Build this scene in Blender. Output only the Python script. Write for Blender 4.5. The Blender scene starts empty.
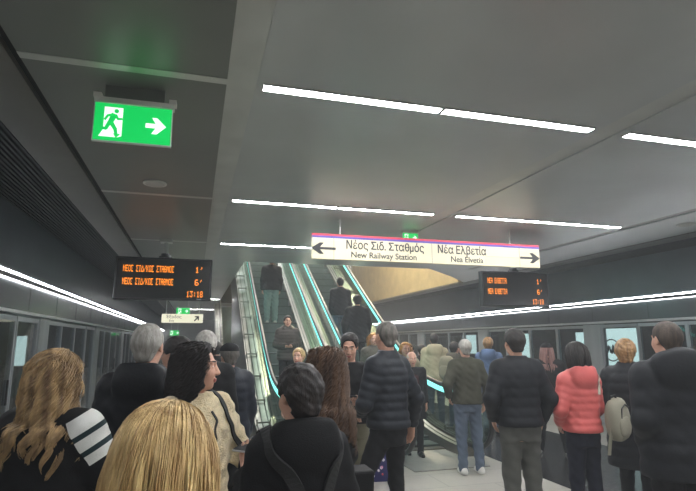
import bpy, bmesh, math, random
import numpy as np
from mathutils import Matrix, Vector, Euler
random.seed(5); rng = np.random.default_rng(7)
C = bpy.context.scene.collection
SC = bpy.context.scene
PI = math.pi

# ------------------------------------------------------------------ camera, world, exposure
cam_d = bpy.data.cameras.new('camera'); cam = bpy.data.objects.new('camera', cam_d); C.objects.link(cam)
cam_d.sensor_fit = 'HORIZONTAL'; cam_d.sensor_width = 36.0; cam_d.lens = 36.0*520/696
cam_d.clip_start = 0.05; cam_d.clip_end = 200
_dY = Vector(((194-348)/520, (245.5-342)/520, -1)).normalized()
_dX = Vector(((2180-348)/520, (245.5-336)/520, -1)); _dX = (_dX - _dX.dot(_dY)*_dY).normalized()
_dZ = _dX.cross(_dY)
cam.matrix_world = Matrix.Translation((0, 0, 1.70)) @ Matrix((_dX, _dY, _dZ)).to_4x4()
SC.camera = cam
SC.view_settings.view_transform = 'Standard'; SC.view_settings.look = 'None'
SC.view_settings.gamma = 1.0; SC.view_settings.exposure = 1.32; SC.view_settings.use_curve_mapping = False
w = bpy.data.worlds.new('world'); SC.world = w; w.use_nodes = True
w.node_tree.nodes['Background'].inputs[0].default_value = (0.80, 0.90, 1.0, 1)
w.node_tree.nodes['Background'].inputs[1].default_value = 0.9
VEIL = .0085     # air scatter added to imitate veiling glare of the lens
_vs = w.node_tree.nodes.new('ShaderNodeVolumeScatter'); _vs.inputs['Density'].default_value = VEIL; _vs.inputs['Anisotropy'].default_value = .2; _vs.inputs['Color'].default_value = (.95, .98, 1, 1)
w.node_tree.links.new(_vs.outputs[0], w.node_tree.nodes['World Output'].inputs['Volume'])
TUBE = 38.0     # strength of the fluorescent tubes
STRIP = 22.0     # strength of the light line over the platform doors

# ------------------------------------------------------------------ materials
def lin(c):
    return tuple((x/255/12.92 if x/255 <= .04045 else ((x/255+.055)/1.055)**2.4) for x in c)
MATS = {}
def mat(name, rgb, rough=.6, metal=0., noise=0., nscale=8., bump=0., bscale=60., stretch=(1,1,1), rgb2=None, spec=.5, emit=0., sheen=0.):
    if name in MATS: return MATS[name]
    m = bpy.data.materials.new(name); m.use_nodes = True; nt = m.node_tree; N = nt.nodes; L = nt.links
    b = N['Principled BSDF']
    c = lin(rgb)
    b.inputs['Base Color'].default_value = (*c, 1); b.inputs['Roughness'].default_value = rough
    b.inputs['Metallic'].default_value = metal; b.inputs['Specular IOR Level'].default_value = spec
    if sheen: b.inputs['Sheen Weight'].default_value = sheen
    tc = N.new('ShaderNodeTexCoord'); mp = N.new('ShaderNodeMapping'); mp.inputs['Scale'].default_value = stretch
    L.new(tc.outputs['Object'], mp.inputs['Vector'])
    if noise or rgb2:
        nz = N.new('ShaderNodeTexNoise'); nz.inputs['Scale'].default_value = nscale; nz.inputs['Detail'].default_value = 4
        L.new(mp.outputs[0], nz.inputs['Vector'])
        rp = N.new('ShaderNodeValToRGB')
        a = tuple(x*(1-noise) for x in c) if not rgb2 else c
        d = tuple(min(1, x*(1+noise)) for x in c) if not rgb2 else lin(rgb2)
        rp.color_ramp.elements[0].position = .32; rp.color_ramp.elements[1].position = .68
        rp.color_ramp.elements[0].color = (*a, 1); rp.color_ramp.elements[1].color = (*d, 1)
        L.new(nz.outputs[0], rp.inputs[0]); L.new(rp.outputs[0], b.inputs['Base Color'])
    if bump:
        n2 = N.new('ShaderNodeTexNoise'); n2.inputs['Scale'].default_value = bscale; n2.inputs['Detail'].default_value = 3
        L.new(mp.outputs[0], n2.inputs['Vector'])
        bp = N.new('ShaderNodeBump'); bp.inputs['Strength'].default_value = bump; bp.inputs['Distance'].default_value = .01
        L.new(n2.outputs[0], bp.inputs['Height']); L.new(bp.outputs[0], b.inputs['Normal'])
    if emit:
        b.inputs['Emission Color'].default_value = (*c, 1); b.inputs['Emission Strength'].default_value = emit
    MATS[name] = m; return m

def glass_mat(name, tint, refl=.5):
    if name in MATS: return MATS[name]
    m = bpy.data.materials.new(name); m.use_nodes = True; nt = m.node_tree; N = nt.nodes; L = nt.links
    N.remove(N['Principled BSDF'])
    t = N.new('ShaderNodeBsdfTransparent'); t.inputs[0].default_value = (*lin(tint), 1)
    g = N.new('ShaderNodeBsdfGlossy'); g.inputs['Roughness'].default_value = .02
    f = N.new('ShaderNodeLayerWeight'); f.inputs['Blend'].default_value = .5
    pw = N.new('ShaderNodeMath'); pw.operation = 'POWER'; pw.inputs[1].default_value = 3.0; L.new(f.outputs['Facing'], pw.inputs[0])
    mul = N.new('ShaderNodeMath'); mul.operation = 'MULTIPLY_ADD'; mul.inputs[1].default_value = refl; mul.inputs[2].default_value = .05; mul.use_clamp = True
    mx = N.new('ShaderNodeMixShader')
    L.new(pw.outputs[0], mul.inputs[0]); L.new(mul.outputs[0], mx.inputs[0]); L.new(t.outputs[0], mx.inputs[1]); L.new(g.outputs[0], mx.inputs[2])
    L.new(mx.outputs[0], N['Material Output'].inputs[0])
    MATS[name] = m; return m

def tile_mat(name, c1, c2, mortar, sx, sy, rough, noise=.12):
    m = bpy.data.materials.new(name); m.use_nodes = True; nt = m.node_tree; N = nt.nodes; L = nt.links
    b = N['Principled BSDF']; b.inputs['Roughness'].default_value = rough
    tc = N.new('ShaderNodeTexCoord')
    br = N.new('ShaderNodeTexBrick'); br.offset = 0.5; br.inputs['Scale'].default_value = 1
    br.inputs['Brick Width'].default_value = sx; br.inputs['Row Height'].default_value = sy; br.inputs['Mortar Size'].default_value = .004
    br.inputs['Color1'].default_value = (*lin(c1), 1); br.inputs['Color2'].default_value = (*lin(c2), 1); br.inputs['Mortar'].default_value = (*lin(mortar), 1)
    L.new(tc.outputs['Object'], br.inputs['Vector'])
    nz = N.new('ShaderNodeTexNoise'); nz.inputs['Scale'].default_value = 9; nz.inputs['Detail'].default_value = 8
    L.new(tc.outputs['Object'], nz.inputs['Vector'])
    mr = N.new('ShaderNodeMapRange'); mr.inputs[1].default_value = .3; mr.inputs[2].default_value = .7; mr.inputs[3].default_value = 1-noise; mr.inputs[4].default_value = 1+noise
    L.new(nz.outputs[0], mr.inputs[0])
    mx = N.new('ShaderNodeMix'); mx.data_type = 'RGBA'; mx.blend_type = 'MULTIPLY'; mx.inputs['Factor'].default_value = 1
    L.new(br.outputs['Color'], mx.inputs['A']); L.new(mr.outputs[0], mx.inputs['B'])
    L.new(mx.outputs['Result'], b.inputs['Base Color'])
    L.new(mr.outputs[0], b.inputs['Roughness']); 
    rr = N.new('ShaderNodeMapRange'); rr.inputs[1].default_value = .3; rr.inputs[2].default_value = .7; rr.inputs[3].default_value = rough*.8; rr.inputs[4].default_value = rough*1.2
    L.new(nz.outputs[0], rr.inputs[0]); L.new(rr.outputs[0], b.inputs['Roughness'])
    return m

M_floor = tile_mat('floor_stone', (166,162,152), (157,153,144), (110,107,100), 1.2, .6, .38)
M_floordark = tile_mat('floor_dark_tile', (42,42,42), (36,36,37), (22,22,22), .6, .6, .22)  # darker, smoother tiles for the lengthwise band
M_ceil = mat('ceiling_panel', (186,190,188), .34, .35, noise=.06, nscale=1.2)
M_ceil2 = mat('ceiling_panel_dimmed', (122,126,120), .36, .4, noise=.06, nscale=1.2)  # ceiling panel again; weaker light over the left bay put into the darker colour
M_trim = mat('ceiling_trim_metal', (196,198,192), .34, .5, noise=.08, nscale=3)
M_bandmetal = mat('ceiling_band_metal', (118,115,106), .30, .6, noise=.1, nscale=2)
M_groove = mat('dark_groove', (14,14,14), .8)
M_grille = mat('grille_dark', (40,43,45), .5, .4)
M_upper = mat('upper_wall_panel', (92,100,108), .30, .3, noise=.08, nscale=2)
M_header = mat('door_header_panel', (98,103,106), .22, .45, noise=.05, nscale=2)
M_alu = mat('brushed_aluminium', (182,187,192), .42, .55, noise=.06, nscale=6, stretch=(1,1,.1))
M_steel = mat('escalator_steel', (128,126,119), .33, .85, noise=.1, nscale=5, stretch=(1,.2,1))
M_clad = mat('escalator_cladding', (96,94,86), .28, .8, noise=.08, nscale=2)
M_step = mat('escalator_step', (78,88,86), .45, .5, noise=.12, nscale=14)
M_riser = mat('escalator_riser', (100,112,108), .5, .4, noise=.12, nscale=14)
M_rubber = mat('black_rubber', (18,19,20), .42)
M_cyan = mat('cyan_light', (120,235,222), .5, emit=.8)
M_tube = mat('tube_light', (250,252,255), .5, emit=TUBE)
M_strip = mat('line_light', (248,250,255), .5, emit=STRIP)
M_strip2 = mat('thin_line_light', (248,250,255), .5, emit=3)
M_black = mat('black_plastic', (20,21,23), .35)
M_blackmat = mat('black_matte', (16,17,18), .8)
M_glass = glass_mat('clear_glass', (222,230,232), .55)
M_bglass = glass_mat('balustrade_glass', (220,234,229), .35)
M_dark = mat('tunnel_dark', (26,28,31), .8, noise=.3, nscale=1.5)
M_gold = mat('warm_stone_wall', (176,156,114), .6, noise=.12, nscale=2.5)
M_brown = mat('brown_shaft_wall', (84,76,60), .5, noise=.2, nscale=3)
M_wallgrey = mat('grey_wall', (120,121,118), .55, noise=.1, nscale=2)
M_orange = mat('led_orange', (255,140,30), .5, emit=1.0)
M_green = mat('exit_green', (8,190,85), .4, emit=.42)
M_white_e = mat('lit_white', (235,245,238), .4, emit=.45)
M_signface = mat('sign_face', (204,196,166), .45, emit=.06)
M_red = mat('sign_red', (196,38,66), .45, emit=.12)
M_blue = mat('sign_blue', (70,60,160), .45, emit=.12)
M_ink = mat('sign_ink', (24,24,26), .5)
M_poster = mat('lit_poster', (214,236,232), .4, emit=.62)
M_posterink = mat('poster_ink', (38,52,66), .5)

# ------------------------------------------------------------------ object helpers
def props(o, label=None, cat=None, group=None, kind=None):
    if label: o['label'] = label
    if cat: o['category'] = cat
    if group: o['group'] = group
    if kind: o['kind'] = kind
    return o
def thing(name, label, cat, loc=(0,0,0), rz=0, group=None):
    o = bpy.data.objects.new(name, None); C.objects.link(o); o.location = loc; o.rotation_euler = (0,0,rz); o.empty_display_size = .1
    return props(o, label, cat, group)
def mesh_obj(name, verts, faces, m, parent=None, smooth=False, mats=None, idx=None):
    me = bpy.data.meshes.new(name); me.from_pydata([tuple(v) for v in verts], [], [tuple(f) for f in faces])
    for q in (mats or [m]): me.materials.append(q)
    if idx is not None: me.polygons.foreach_set('material_index', np.asarray(idx, dtype=np.int32))
    if smooth: me.polygons.foreach_set('use_smooth', [True]*len(me.polygons))
    me.update()
    o = bpy.data.objects.new(name, me); C.objects.link(o)
    if parent: o.parent = parent
    return o
class MB:
    def __init__(s): s.v=[]; s.f=[]; s.i=[]
    def add(s, v, f, mi=0):
        n=len(s.v); s.v += [tuple(q) for q in v]; s.f += [tuple(a+n for a in q) for q in f]; s.i += [mi]*len(f); return s
    def box(s, x0,x1,y0,y1,z0,z1, mi=0):
        return s.add([(x0,y0,z0),(x1,y0,z0),(x1,y1,z0),(x0,y1,z0),(x0,y0,z1),(x1,y0,z1),(x1,y1,z1),(x0,y1,z1)],
                     [(3,2,1,0),(4,5,6,7),(0,1,5,4),(1,2,6,5),(2,3,7,6),(3,0,4,7)], mi)
    def prism(s, poly, axis, a, b, mi=0):
        # poly: 2D points; axis 'x': (y,z) 'y': (x,z) 'z': (x,y), extruded a..b
        def P(p,t): return (t,p[0],p[1]) if axis=='x' else ((p[0],t,p[1]) if axis=='y' else (p[0],p[1],t))
        n=len(poly); v=[P(p,a) for p in poly]+[P(p,b) for p in poly]
        f=[tuple(range(n))[::-1], tuple(range(n,2*n))]+[(i,(i+1)%n,(i+1)%n+n,i+n) for i in range(n)]
        return s.add(v,f,mi)
    def tube(s, pts, r, n=8, mi=0, closed=False):
        pts=[Vector(p) for p in pts]; m=len(pts); v=[]; f=[]
        rs = r if isinstance(r,(list,tuple)) else [r]*m
        up=Vector((0,0,1)); last=None
        for i,p in enumerate(pts):
            t=(pts[min(i+1,m-1)]-pts[max(i-1,0)]).normalized()
            a=t.cross(up if last is None else last)
            if last is None and a.length<.05: a=t.cross(Vector((1,0,0)))
            if last is None:
                a.normalize(); nrm=a.cross(t).normalized()
            else:
                nrm=(last-t*last.dot(t)).normalized()
            last=nrm; bi=t.cross(nrm)
            for k in range(n):
                an=2*PI*k/n; v.append(p+(nrm*math.cos(an)+bi*math.sin(an))*rs[i])
        for i in range(m-1):
            for k in range(n): f.append((i*n+k, i*n+(k+1)%n, (i+1)*n+(k+1)%n, (i+1)*n+k))
        f.append(tuple(range(n))[::-1]); f.append(tuple(range((m-1)*n, m*n)))
        return s.add(v,f,mi)
    def disc(s, c, r, h, n=28, mi=0):
        return s.prism([(c[0]+r*math.cos(2*PI*k/n), c[1]+r*math.sin(2*PI*k/n)) for k in range(n)], 'z', c[2], c[2]+h, mi)
    def build(s, name, m, parent=None, smooth=False, bevel=0):
        o = mesh_obj(name, s.v, s.f, m if not isinstance(m,list) else None, parent, smooth, mats=m if isinstance(m,list) else None, idx=s.i if isinstance(m,list) else None)
        bm=bmesh.new(); bm.from_mesh(o.data); bmesh.ops.recalc_face_normals(bm, faces=bm.faces); bm.to_mesh(o.data); bm.free()
        if bevel:
            b=o.modifiers.new('bevel','BEVEL'); b.width=bevel; b.segments=2; b.limit_method='ANGLE'
        return o
def box_obj(name, x0,x1,y0,y1,z0,z1, m, parent=None, bevel=0): return MB().box(x0,x1,y0,y1,z0,z1).build(name, m, parent, bevel=bevel)
def struct(o): o['kind']='structure'; return o
def text_obj(name, s, size, m, parent, loc, rot=(PI/2,0,0), align='LEFT', extrude=.001, sx=1., bold=0.):
    cu = bpy.data.curves.new(name, 'FONT'); cu.body = s; cu.size = size; cu.align_x = align; cu.align_y = 'CENTER' if parent else 'TOP_BASELINE'; cu.extrude = extrude; cu.bevel_depth = bold*.6; cu.bevel_resolution = 0
    cu.materials.append(m); o = bpy.data.objects.new(name, cu); C.objects.link(o); bpy.context.view_layer.update()
    me = bpy.data.meshes.new_from_object(o.evaluated_get(bpy.context.evaluated_depsgraph_get())); bpy.data.objects.remove(o); bpy.data.curves.remove(cu)
    o = bpy.data.objects.new(name, me); C.objects.link(o)
    o.location = loc; o.rotation_euler = rot; o.scale = (sx,1,1); o.parent = parent
    return o

# ------------------------------------------------------------------ the hall
XL, XR, ZC = -2.14, 8.20, 3.30
Y0, Y1 = -7.0, 40.0
m_ = MB().box(XL-.05, 4.30, Y0, Y1, -.30, 0); struct(m_.build('floor', M_floor))
struct(MB().box(4.30, 6.60, Y0, Y1, -.30, 0).build('floor_dark_field', M_floordark))
struct(MB().box(6.60, XR+.05, Y0, Y1, -.30, 0).build('floor_right', M_floor))
# tactile line near each edge
struct(box_obj('trim_1', XL+.32, XL+.40, Y0, Y1, 0, .004, M_blackmat))
cm = MB()
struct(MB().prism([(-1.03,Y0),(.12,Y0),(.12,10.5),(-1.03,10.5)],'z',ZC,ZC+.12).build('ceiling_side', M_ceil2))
cm.prism([(.30,Y0),(2.92,Y0),(2.92,10.5),(.30,10.5)],'z',ZC,ZC+.12)
cm.prism([(3.12,Y0),(5.85,Y0),(5.85,10.5),(3.12,10.5)],'z',ZC,ZC+.12)
cm.prism([(6.0,Y0),(7.1,Y0),(7.1,12.9),(6.0,11.6)],'z',ZC,ZC+.12)
cm.prism([(.9,10.5),(4.9,10.5),(4.95,10.6),(.9,10.6)],'z',ZC,ZC+.12)
cm.prism([(4.9,10.5),(5.85,10.5),(6.0,10.5),(6.0,11.62)],'z',ZC,ZC+.12)
cm.prism([(-1.03,10.5),(.9,10.5),(.9,24),(-1.03,24)],'z',ZC,ZC+.12)
cm.prism([(-1.03,24),(7.2,24),(7.2,Y1),(-1.03,Y1)],'z',ZC,ZC+.12)
struct(cm.build('ceiling', M_ceil))
struct(MB().box(.12,.30,Y0,10.5,ZC+.005,ZC+.05).build('trim_2', M_trim))
struct(MB().box(2.92,3.12,Y0,10.5,ZC+.012,ZC+.05).build('trim_3', M_trim))
struct(MB().box(5.85,6.0,Y0,10.5,ZC+.012,ZC+.05).build('trim_4', M_bandmetal))
struct(MB().box(-1.08,-1.03,Y0,Y1,ZC+.03,ZC+.06).build('trim_5', M_groove))
struct(MB().box(-1.43,-1.08,Y0,Y1,ZC-.01,ZC+.05).build('trim_6', M_bandmetal))
g = MB()
for k in range(15): g.box(-2.12+k*.047, -2.12+k*.047+.022, Y0, Y1, ZC-.01, ZC+.05)
g.box(XL,-1.43,Y0,Y1,ZC+.06,ZC+.09); struct(g.build('trim_7', M_grille))
struct(MB().box(7.1,7.45,Y0,Y1,ZC-.01,ZC+.05).build('trim_8', M_bandmetal))
g = MB()
for k in range(15): g.box(7.47+k*.047, 7.47+k*.047+.022, Y0, Y1, ZC-.01, ZC+.05)
g.box(7.45,XR,Y0,Y1,ZC+.06,ZC+.09); struct(g.build('trim_9', M_grille))
n_tr = 10
ROWS = [-2.46, .32, 3.10, 5.90, 8.66]
for r in ROWS:          # cross channels of bright metal carrying the tubes
    q = MB().box(-1.03,.12,r-.035,r+.035,ZC-.003,ZC+.02)
    struct(q.build('trim_%d' % n_tr, M_trim)); n_tr += 1
for r in (16.0, 20.0):
    struct(MB().box(-1.03,.9,r-.035,r+.035,ZC-.003,ZC+.02).build('trim_%d' % n_tr, M_trim)); n_tr += 1
# shaft above the ceiling opening
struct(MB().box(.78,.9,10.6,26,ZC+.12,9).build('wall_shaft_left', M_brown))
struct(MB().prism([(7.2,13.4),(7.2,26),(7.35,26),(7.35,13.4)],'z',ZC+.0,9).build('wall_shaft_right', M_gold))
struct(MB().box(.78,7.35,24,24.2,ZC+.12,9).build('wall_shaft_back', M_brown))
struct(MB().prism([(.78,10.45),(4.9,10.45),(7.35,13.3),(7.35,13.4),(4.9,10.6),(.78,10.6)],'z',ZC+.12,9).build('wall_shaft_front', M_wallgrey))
struct(MB().box(.7,7.5,10.3,26.2,9,9.15).build('ceiling_shaft', M_wallgrey))
# far end and back end
struct(MB().box(XL-.1,XR+.1,Y1,Y1+.2,-.3,3.5).build('wall_far', M_wallgrey))

# platform screen door walls
def screen_wall(side, X, sgn, ybase, nfirst):
    # sgn +1: the platform lies towards +X of this wall
    a, b = sorted((X, X - sgn*.16))
    hd = MB().box(a,b,Y0,Y1,2.10,2.50)
    k = Y0+.4
    struct(hd.build('wall_%s_header' % side, M_header))
    jt = MB()
    while k < Y1:
        jt.box(X-.002 if sgn>0 else X-.003, X+.003 if sgn>0 else X+.002, k-.006, k+.006, 2.12, 2.48); k += 1.45
    struct(jt.build('trim_%s_header_joints' % side, M_groove))
    struct(MB().box(*sorted((X+sgn*.03, X-sgn*.16)),Y0,Y1,2.06,2.095).build('trim_%s_rail' % side, mat('lit_rail_grey',(206,208,208),.45)))  # aluminium rail; brightness from the light line put into its pale grey
    a2,b2 = sorted((X-sgn*.02, X-sgn*.2))
    struct(MB().box(a2,b2,Y0,Y1,2.50,3.36).build('wall_%s_upper' % side, M_upper))
    ls = thing('line_light', 'long white light line above the %s platform doors' % side, 'light', (0,0,0))
    MB().box(*sorted((X-sgn*.0, X+sgn*.07)),Y0,Y1,2.525,2.545).build('housing', M_alu, ls)
    MB().box(*sorted((X+sgn*.005, X+sgn*.05)),Y0,Y1,2.508,2.523).build('diffuser', M_strip, ls)
    MB().box(*sorted((X+sgn*.0, X+sgn*.045)),Y0,Y1,2.448,2.506).build('housing', M_black, ls)
    MB().box(*sorted((X+sgn*.012, X+sgn*.034)),Y0,Y1,2.436,2.447).build('lower_diffuser', M_strip2, ls)
    struct(MB().box(*sorted((X+sgn*.02, X-sgn*.16)),Y0,Y1,0.0,.12).build('baseboard_%s' % side, M_alu))
    # bays: pillar .40, fixed window .95, two sliding leaves 1.05 each, fixed window .95
    y = ybase; nd = nfirst; nw = nfirst
    t0, t1 = sorted((X-sgn*.015, X-sgn*.10))
    gx0, gx1 = sorted((X-sgn*.034, X-sgn*.046))
    pil = MB()
    while y < Y1-1:
        pil.box(t0-.02 if sgn<0 else t0, t1 if sgn<0 else t1+.02, y, y+.50, .12, 2.04)
        y += .50
        for kind, wd in (('window',.95),('door',1.05),('door',1.05),('window',.95)):
            nm = '%s_%d' % (kind, nd if kind=='door' else nw)
            if kind=='door': nd += 1
            else: nw += 1
            fr = MB(); fw = .036
            o0,o1 = (t0,t1) if kind=='window' else sorted((X-sgn*.026, X-sgn*.08))
            fr.box(o0,o1,y+.004,y+fw,.12,2.03); fr.box(o0,o1,y+wd-fw,y+wd-.004,.12,2.03)
            fr.box(o0,o1,y+fw,y+wd-fw,.12,.26); fr.box(o0,o1,y+fw,y+wd-fw,1.97,2.03)
            fo = struct(fr.build(nm, M_alu))
            MB().box(gx0,gx1,y+fw,y+wd-fw,.26,1.97).build('pane', M_glass, fo)
            if kind=='door' and y<16:
                MB().box(*sorted((X-sgn*.028,X-sgn*.01)), y+(wd-.12 if nd%2 else .09), y+(wd-.09 if nd%2 else .12), .95,1.25).build('door_handle', M_black, fo)
            y += wd
    struct(pil.build('wall_%s_pillars' % side, M_alu))
screen_wall('left', XL, 1, -5.0, 1)
screen_wall('right', XR, -1, -8.85, 100)
# track tunnels behind the glass
for side, xa, xb in (('left', XL-3.6, XL-.2), ('right', XR+.2, XR+3.0)):
    struct(MB().box(xa,xb,Y0,Y1,-1.3,-1.2).build('floor_track_%s' % side, M_dark))
    xo = xa if side=='left' else xb
    struct(MB().box(xo-.1,xo+.1,Y0,Y1,-1.3,3.5).build('wall_tunnel_%s' % side, M_dark))
    struct(MB().box(xa,xb,Y0,Y1,3.36,3.5).build('ceiling_track_%s' % side, M_dark))

# ------------------------------------------------------------------ ceiling lights
n=0
def ceiling_light(x0,x1,y,z=ZC,label=''):
    t = thing('ceiling_light', label, 'ceiling light', ((x0+x1)/2,y,z), 0, 'linear ceiling lights')
    h=(x1-x0)/2
    b=MB(); b.box(-h,h,-.048,-.036,-.012,.02); b.box(-h,h,.036,.048,-.012,.02); b.box(-h,-h+.008,-.036,.036,-.012,.02); b.box(h-.008,h,-.036,.036,-.012,.02)
    b.build('housing', M_trim, t)
    MB().box(-h+.008,h-.008,-.036,.036,-.009,.0).build('diffuser', M_tube, t)
    return t
where = {-2.46:'out of view behind the viewer', .32:'directly overhead out of view', 3.10:'in the nearest row overhead', 5.90:'in the row above station sign', 8.66:'in the far row behind sign'}
pos = ['left end', 'second tube', 'third tube', 'right end']
SEG = [(.34,1.585),(1.60,2.86),(3.18,4.44),(4.455,5.78)]
for r in ROWS:
    for i,(a,b) in enumerate(SEG):
        ceiling_light(a,b,r,label='linear ceiling tube, %s, %s' % (pos[i], where[r]))
ceiling_light(-.75,.85,20.4,label='small far ceiling tube over the staircase behind the crowd')
ceiling_light(-.75,.85,27,label='most distant ceiling tube at the far end')
ceiling_light(2.0,4.5,30,label='distant ceiling tube hidden behind the escalators')

# unseen area lights high in the shaft, no fixtures; the first lights the warm wall
def unseen_shaft_light(x,y,z,p,r=.5,col=(1,.86,.62)):
    l=bpy.data.lights.new('unseen_shaft_light','AREA'); l.energy=p; l.size=r; l.color=col; o=bpy.data.objects.new('unseen_shaft_light',l); C.objects.link(o); o.location=(x,y,z); return o
lp=unseen_shaft_light(6.2,16.2,8.6,420); lp.rotation_euler=(0,math.radians(-10),0)
unseen_shaft_light(2.6,15,8.7,260,1.2,(1,.97,.92)); unseen_shaft_light(1.5,21.5,8.6,260,1.0,(.95,1,.98))  # the last one is added only to brighten the far staircase

# ------------------------------------------------------------------ escalators
YB = 9.05; SL = math.tan(math.radians(30))
def zs(y):
    d=y-YB; return SL*.5*(d+math.sqrt(d*d+.5))-SL*.5*.02
def clampz(y): return 0.0 if y<7.6 else max(0.0, zs(y)-zs(7.6)*max(0,1-(y-7.6)/2))
YS = [6.9,7.4,7.8,8.1,8.4,8.7,8.9,9.05,9.2,9.4,9.6,9.9,10.3,11,12,13,14,15,16,17,18,19,20,21,22,22.8]
def sweep(mb, prof, ys, zf=clampz):
    # prof: closed list of (x,dz)
    n=len(prof); v=[(x,y,zf(y)+dz) for y in ys for x,dz in prof]; f=[]
    for i in range(len(ys)-1):
        for k in range(n): f.append((i*n+k,i*n+(k+1)%n,(i+1)*n+(k+1)%n,(i+1)*n+k))
    f.append(tuple(range(n))[::-1]); f.append(tuple(range((len(ys)-1)*n,len(ys)*n)))
    return mb.add(v,f)
def escalator(label, gl, gr, outL, outR, bracket_side):
    # gl/gr glass x; outL/outR outer faces
    t = thing('escalator', label, 'escalator', ((gl+gr)/2,6.6,0)); ox=(gl+gr)/2
    def B(mb,name,m,par=t,smooth=False):
        mb.v=[(x-ox,y-6.6,z) for x,y,z in mb.v]; return mb.build(name,m,par,smooth)
    sl, sr = gl+.10, gr-.10
    for side,gx,s in (('l',gl,1),('r',gr,-1)):
        # glass
        up=[]; lo=[]
        for y in YS[1:]: up.append((y,clampz(y)+.90)); lo.append((y,clampz(y)+.22))
        arc=[(7.15-.42*math.sin(a), .56-.34*math.cos(a)) for a in np.linspace(0.15,PI-.02,12)]
        q=MB(); th=.006
        poly=lo[::-1]+arc+up
        for x in (gx-th,gx+th): pass
        # strips
        v=[];f=[]
        for (yl,zl),(yu,zu) in zip(lo,up): v+= [(gx-th,yl,zl),(gx-th,yu,zu),(gx+th,yl,zl),(gx+th,yu,zu)]
        for i in range(len(lo)-1):
            a=i*4;b=a+4; f+=[(a,b,b+1,a+1),(a+2,a+3,b+3,b+2),(a+1,b+1,b+3,a+3)]
        q.add(v,f); q.prism([lo[0]]+arc+[up[0]],'x',gx-th,gx+th)
        B(q,'glass_panel',M_bglass)
        # handrail
        pts=[(gx,7.5,.20)]+[(gx,7.15-.47*math.sin(a), .57-.39*math.cos(a)) for a in np.linspace(0.05,PI-.05,14)]+[(gx,y,clampz(y)+.955) for y in YS[1:]]
        B(MB().tube(pts,.036,8),'handrail',M_rubber,smooth=True)
        # cyan light strip under the handrail
        q=MB(); sweep(q,[(gx-.018,.84),(gx+.018,.84),(gx+.018,.905),(gx-.018,.905)],YS[1:]); B(q,'light_strip',M_cyan)
        # inner deck and skirt
        q=MB(); sweep(q,[(gx,.18),(gx+s*.10,.14),(gx+s*.10,-.12),(gx,-.12)],YS[1:]); B(q,'inner_deck',M_steel)
        # outer deck
        xo=outL if s>0 else outR
        q=MB(); sweep(q,[(gx-s*.0,.22),(xo,.20),(xo,-.05),(gx,-.05)],YS[1:]); B(q,'outer_deck',M_steel)
        for xx in (gx-s*.05, (gx+xo)/2-s*.02, xo+s*.03):
            q=MB(); z0=.22-.02*abs(xx-gx)/max(.01,abs(xo-gx)); sweep(q,[(xx-.007,z0-.01),(xx+.007,z0-.01),(xx+.007,z0+.006),(xx-.007,z0+.006)],YS[1:]); B(q,'deck_seam',M_groove)
        q=MB(); sweep(q,[(gx+s*.05-.006,.14),(gx+s*.05+.006,.14),(gx+s*.05+.006,.166),(gx+s*.05-.006,.166)],YS[1:]); B(q,'deck_seam',M_groove)
        if side in bracket_side:
            for y in np.arange(8.2,19,.72):
                z=clampz(y)+.22; q=MB(); xa,xb=sorted((gx-s*.02,xo)); q.box(xa+.01,xb-.01,y-.01,y+.01,z+.02,z+.045); q.box(xa+.01,xa+.025,y-.02,y+.02,z-.02,z+.08); q.box(xb-.025,xb-.01,y-.02,y+.02,z-.02,z+.08)
                B(q,'bracket',M_bandmetal)
    # truss cladding sides
    for xo,s in ((outL,1),(outR,-1)):
        q=MB(); ys=[7.35]+[y for y in YS if 7.4<=y<=22]
        v=[];f=[]
        for y in ys:
            zt=clampz(y)+.19; zb=max(0.0,clampz(y)-1.0) if y>11.2 else 0.0
            if y>12.5 and y<=15: zb=0.0
            v+=[(xo,y,zb),(xo,y,zt),(xo+s*.02,y,zb),(xo+s*.02,y,zt)]
        for i in range(len(ys)-1):
            a=i*4;b=a+4; f+=[(a,b,b+1,a+1),(a+2,a+3,b+3,b+2),(a+1,b+1,b+3,a+3),(a,a+2,b+2,b)]
        f+=[(0,1,3,2),(len(v)-4,len(v)-2,len(v)-1,len(v)-3)]
        q.add(v,f); B(q,'cladding',M_clad)
    # soffit
    q=MB(); ys=[y for y in YS if y>=12]; sweep(q,[(outL+.02,-.95),(outR-.02,-.95),(outR-.02,-.9),(outL+.02,-.9)],ys); B(q,'soffit',M_clad)
    # landing plate, comb
    B(MB().box(gl+.02,gr-.02,6.75,7.95,0,.012),'landing_plate',mat('landing_plate',(150,148,142),.45,.3,noise=.08))
    B(MB().box(sl,sr,7.95,8.12,0,.03),'comb_plate',M_bandmetal)
    # steps
    run=.40; y=8.15
    while y<22:
        z=round(clampz(y+.2),3); zn=clampz(y+.2+run)
        q=MB(); q.box(sl+.004,sr-.004,y,y+run,z-.03,z+.0); so=B(q,'step',M_step)
        dz=zn-z
        if dz>.01:
            q=MB(); q.box(sl+.004,sr-.004,y+run-.015,y+run+.005,z,zn-.03)
            for k in range(int((sr-sl)/.05)): q.box(sl+.01+k*.05,sl+.025+k*.05,y+run-.025,y+run-.015,z,zn-.03)
            B(q,'riser',M_riser,so)
        y+=run
    return t
escalator('left escalator going up, its shiny outer deck with brackets beside the staircase', 1.30, 2.46, 1.03, 2.66, 'l')
escalator('right escalator going up, its newel end behind the man in blue jeans', 2.86, 4.02, 2.67, 4.24, 'r')

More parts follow.
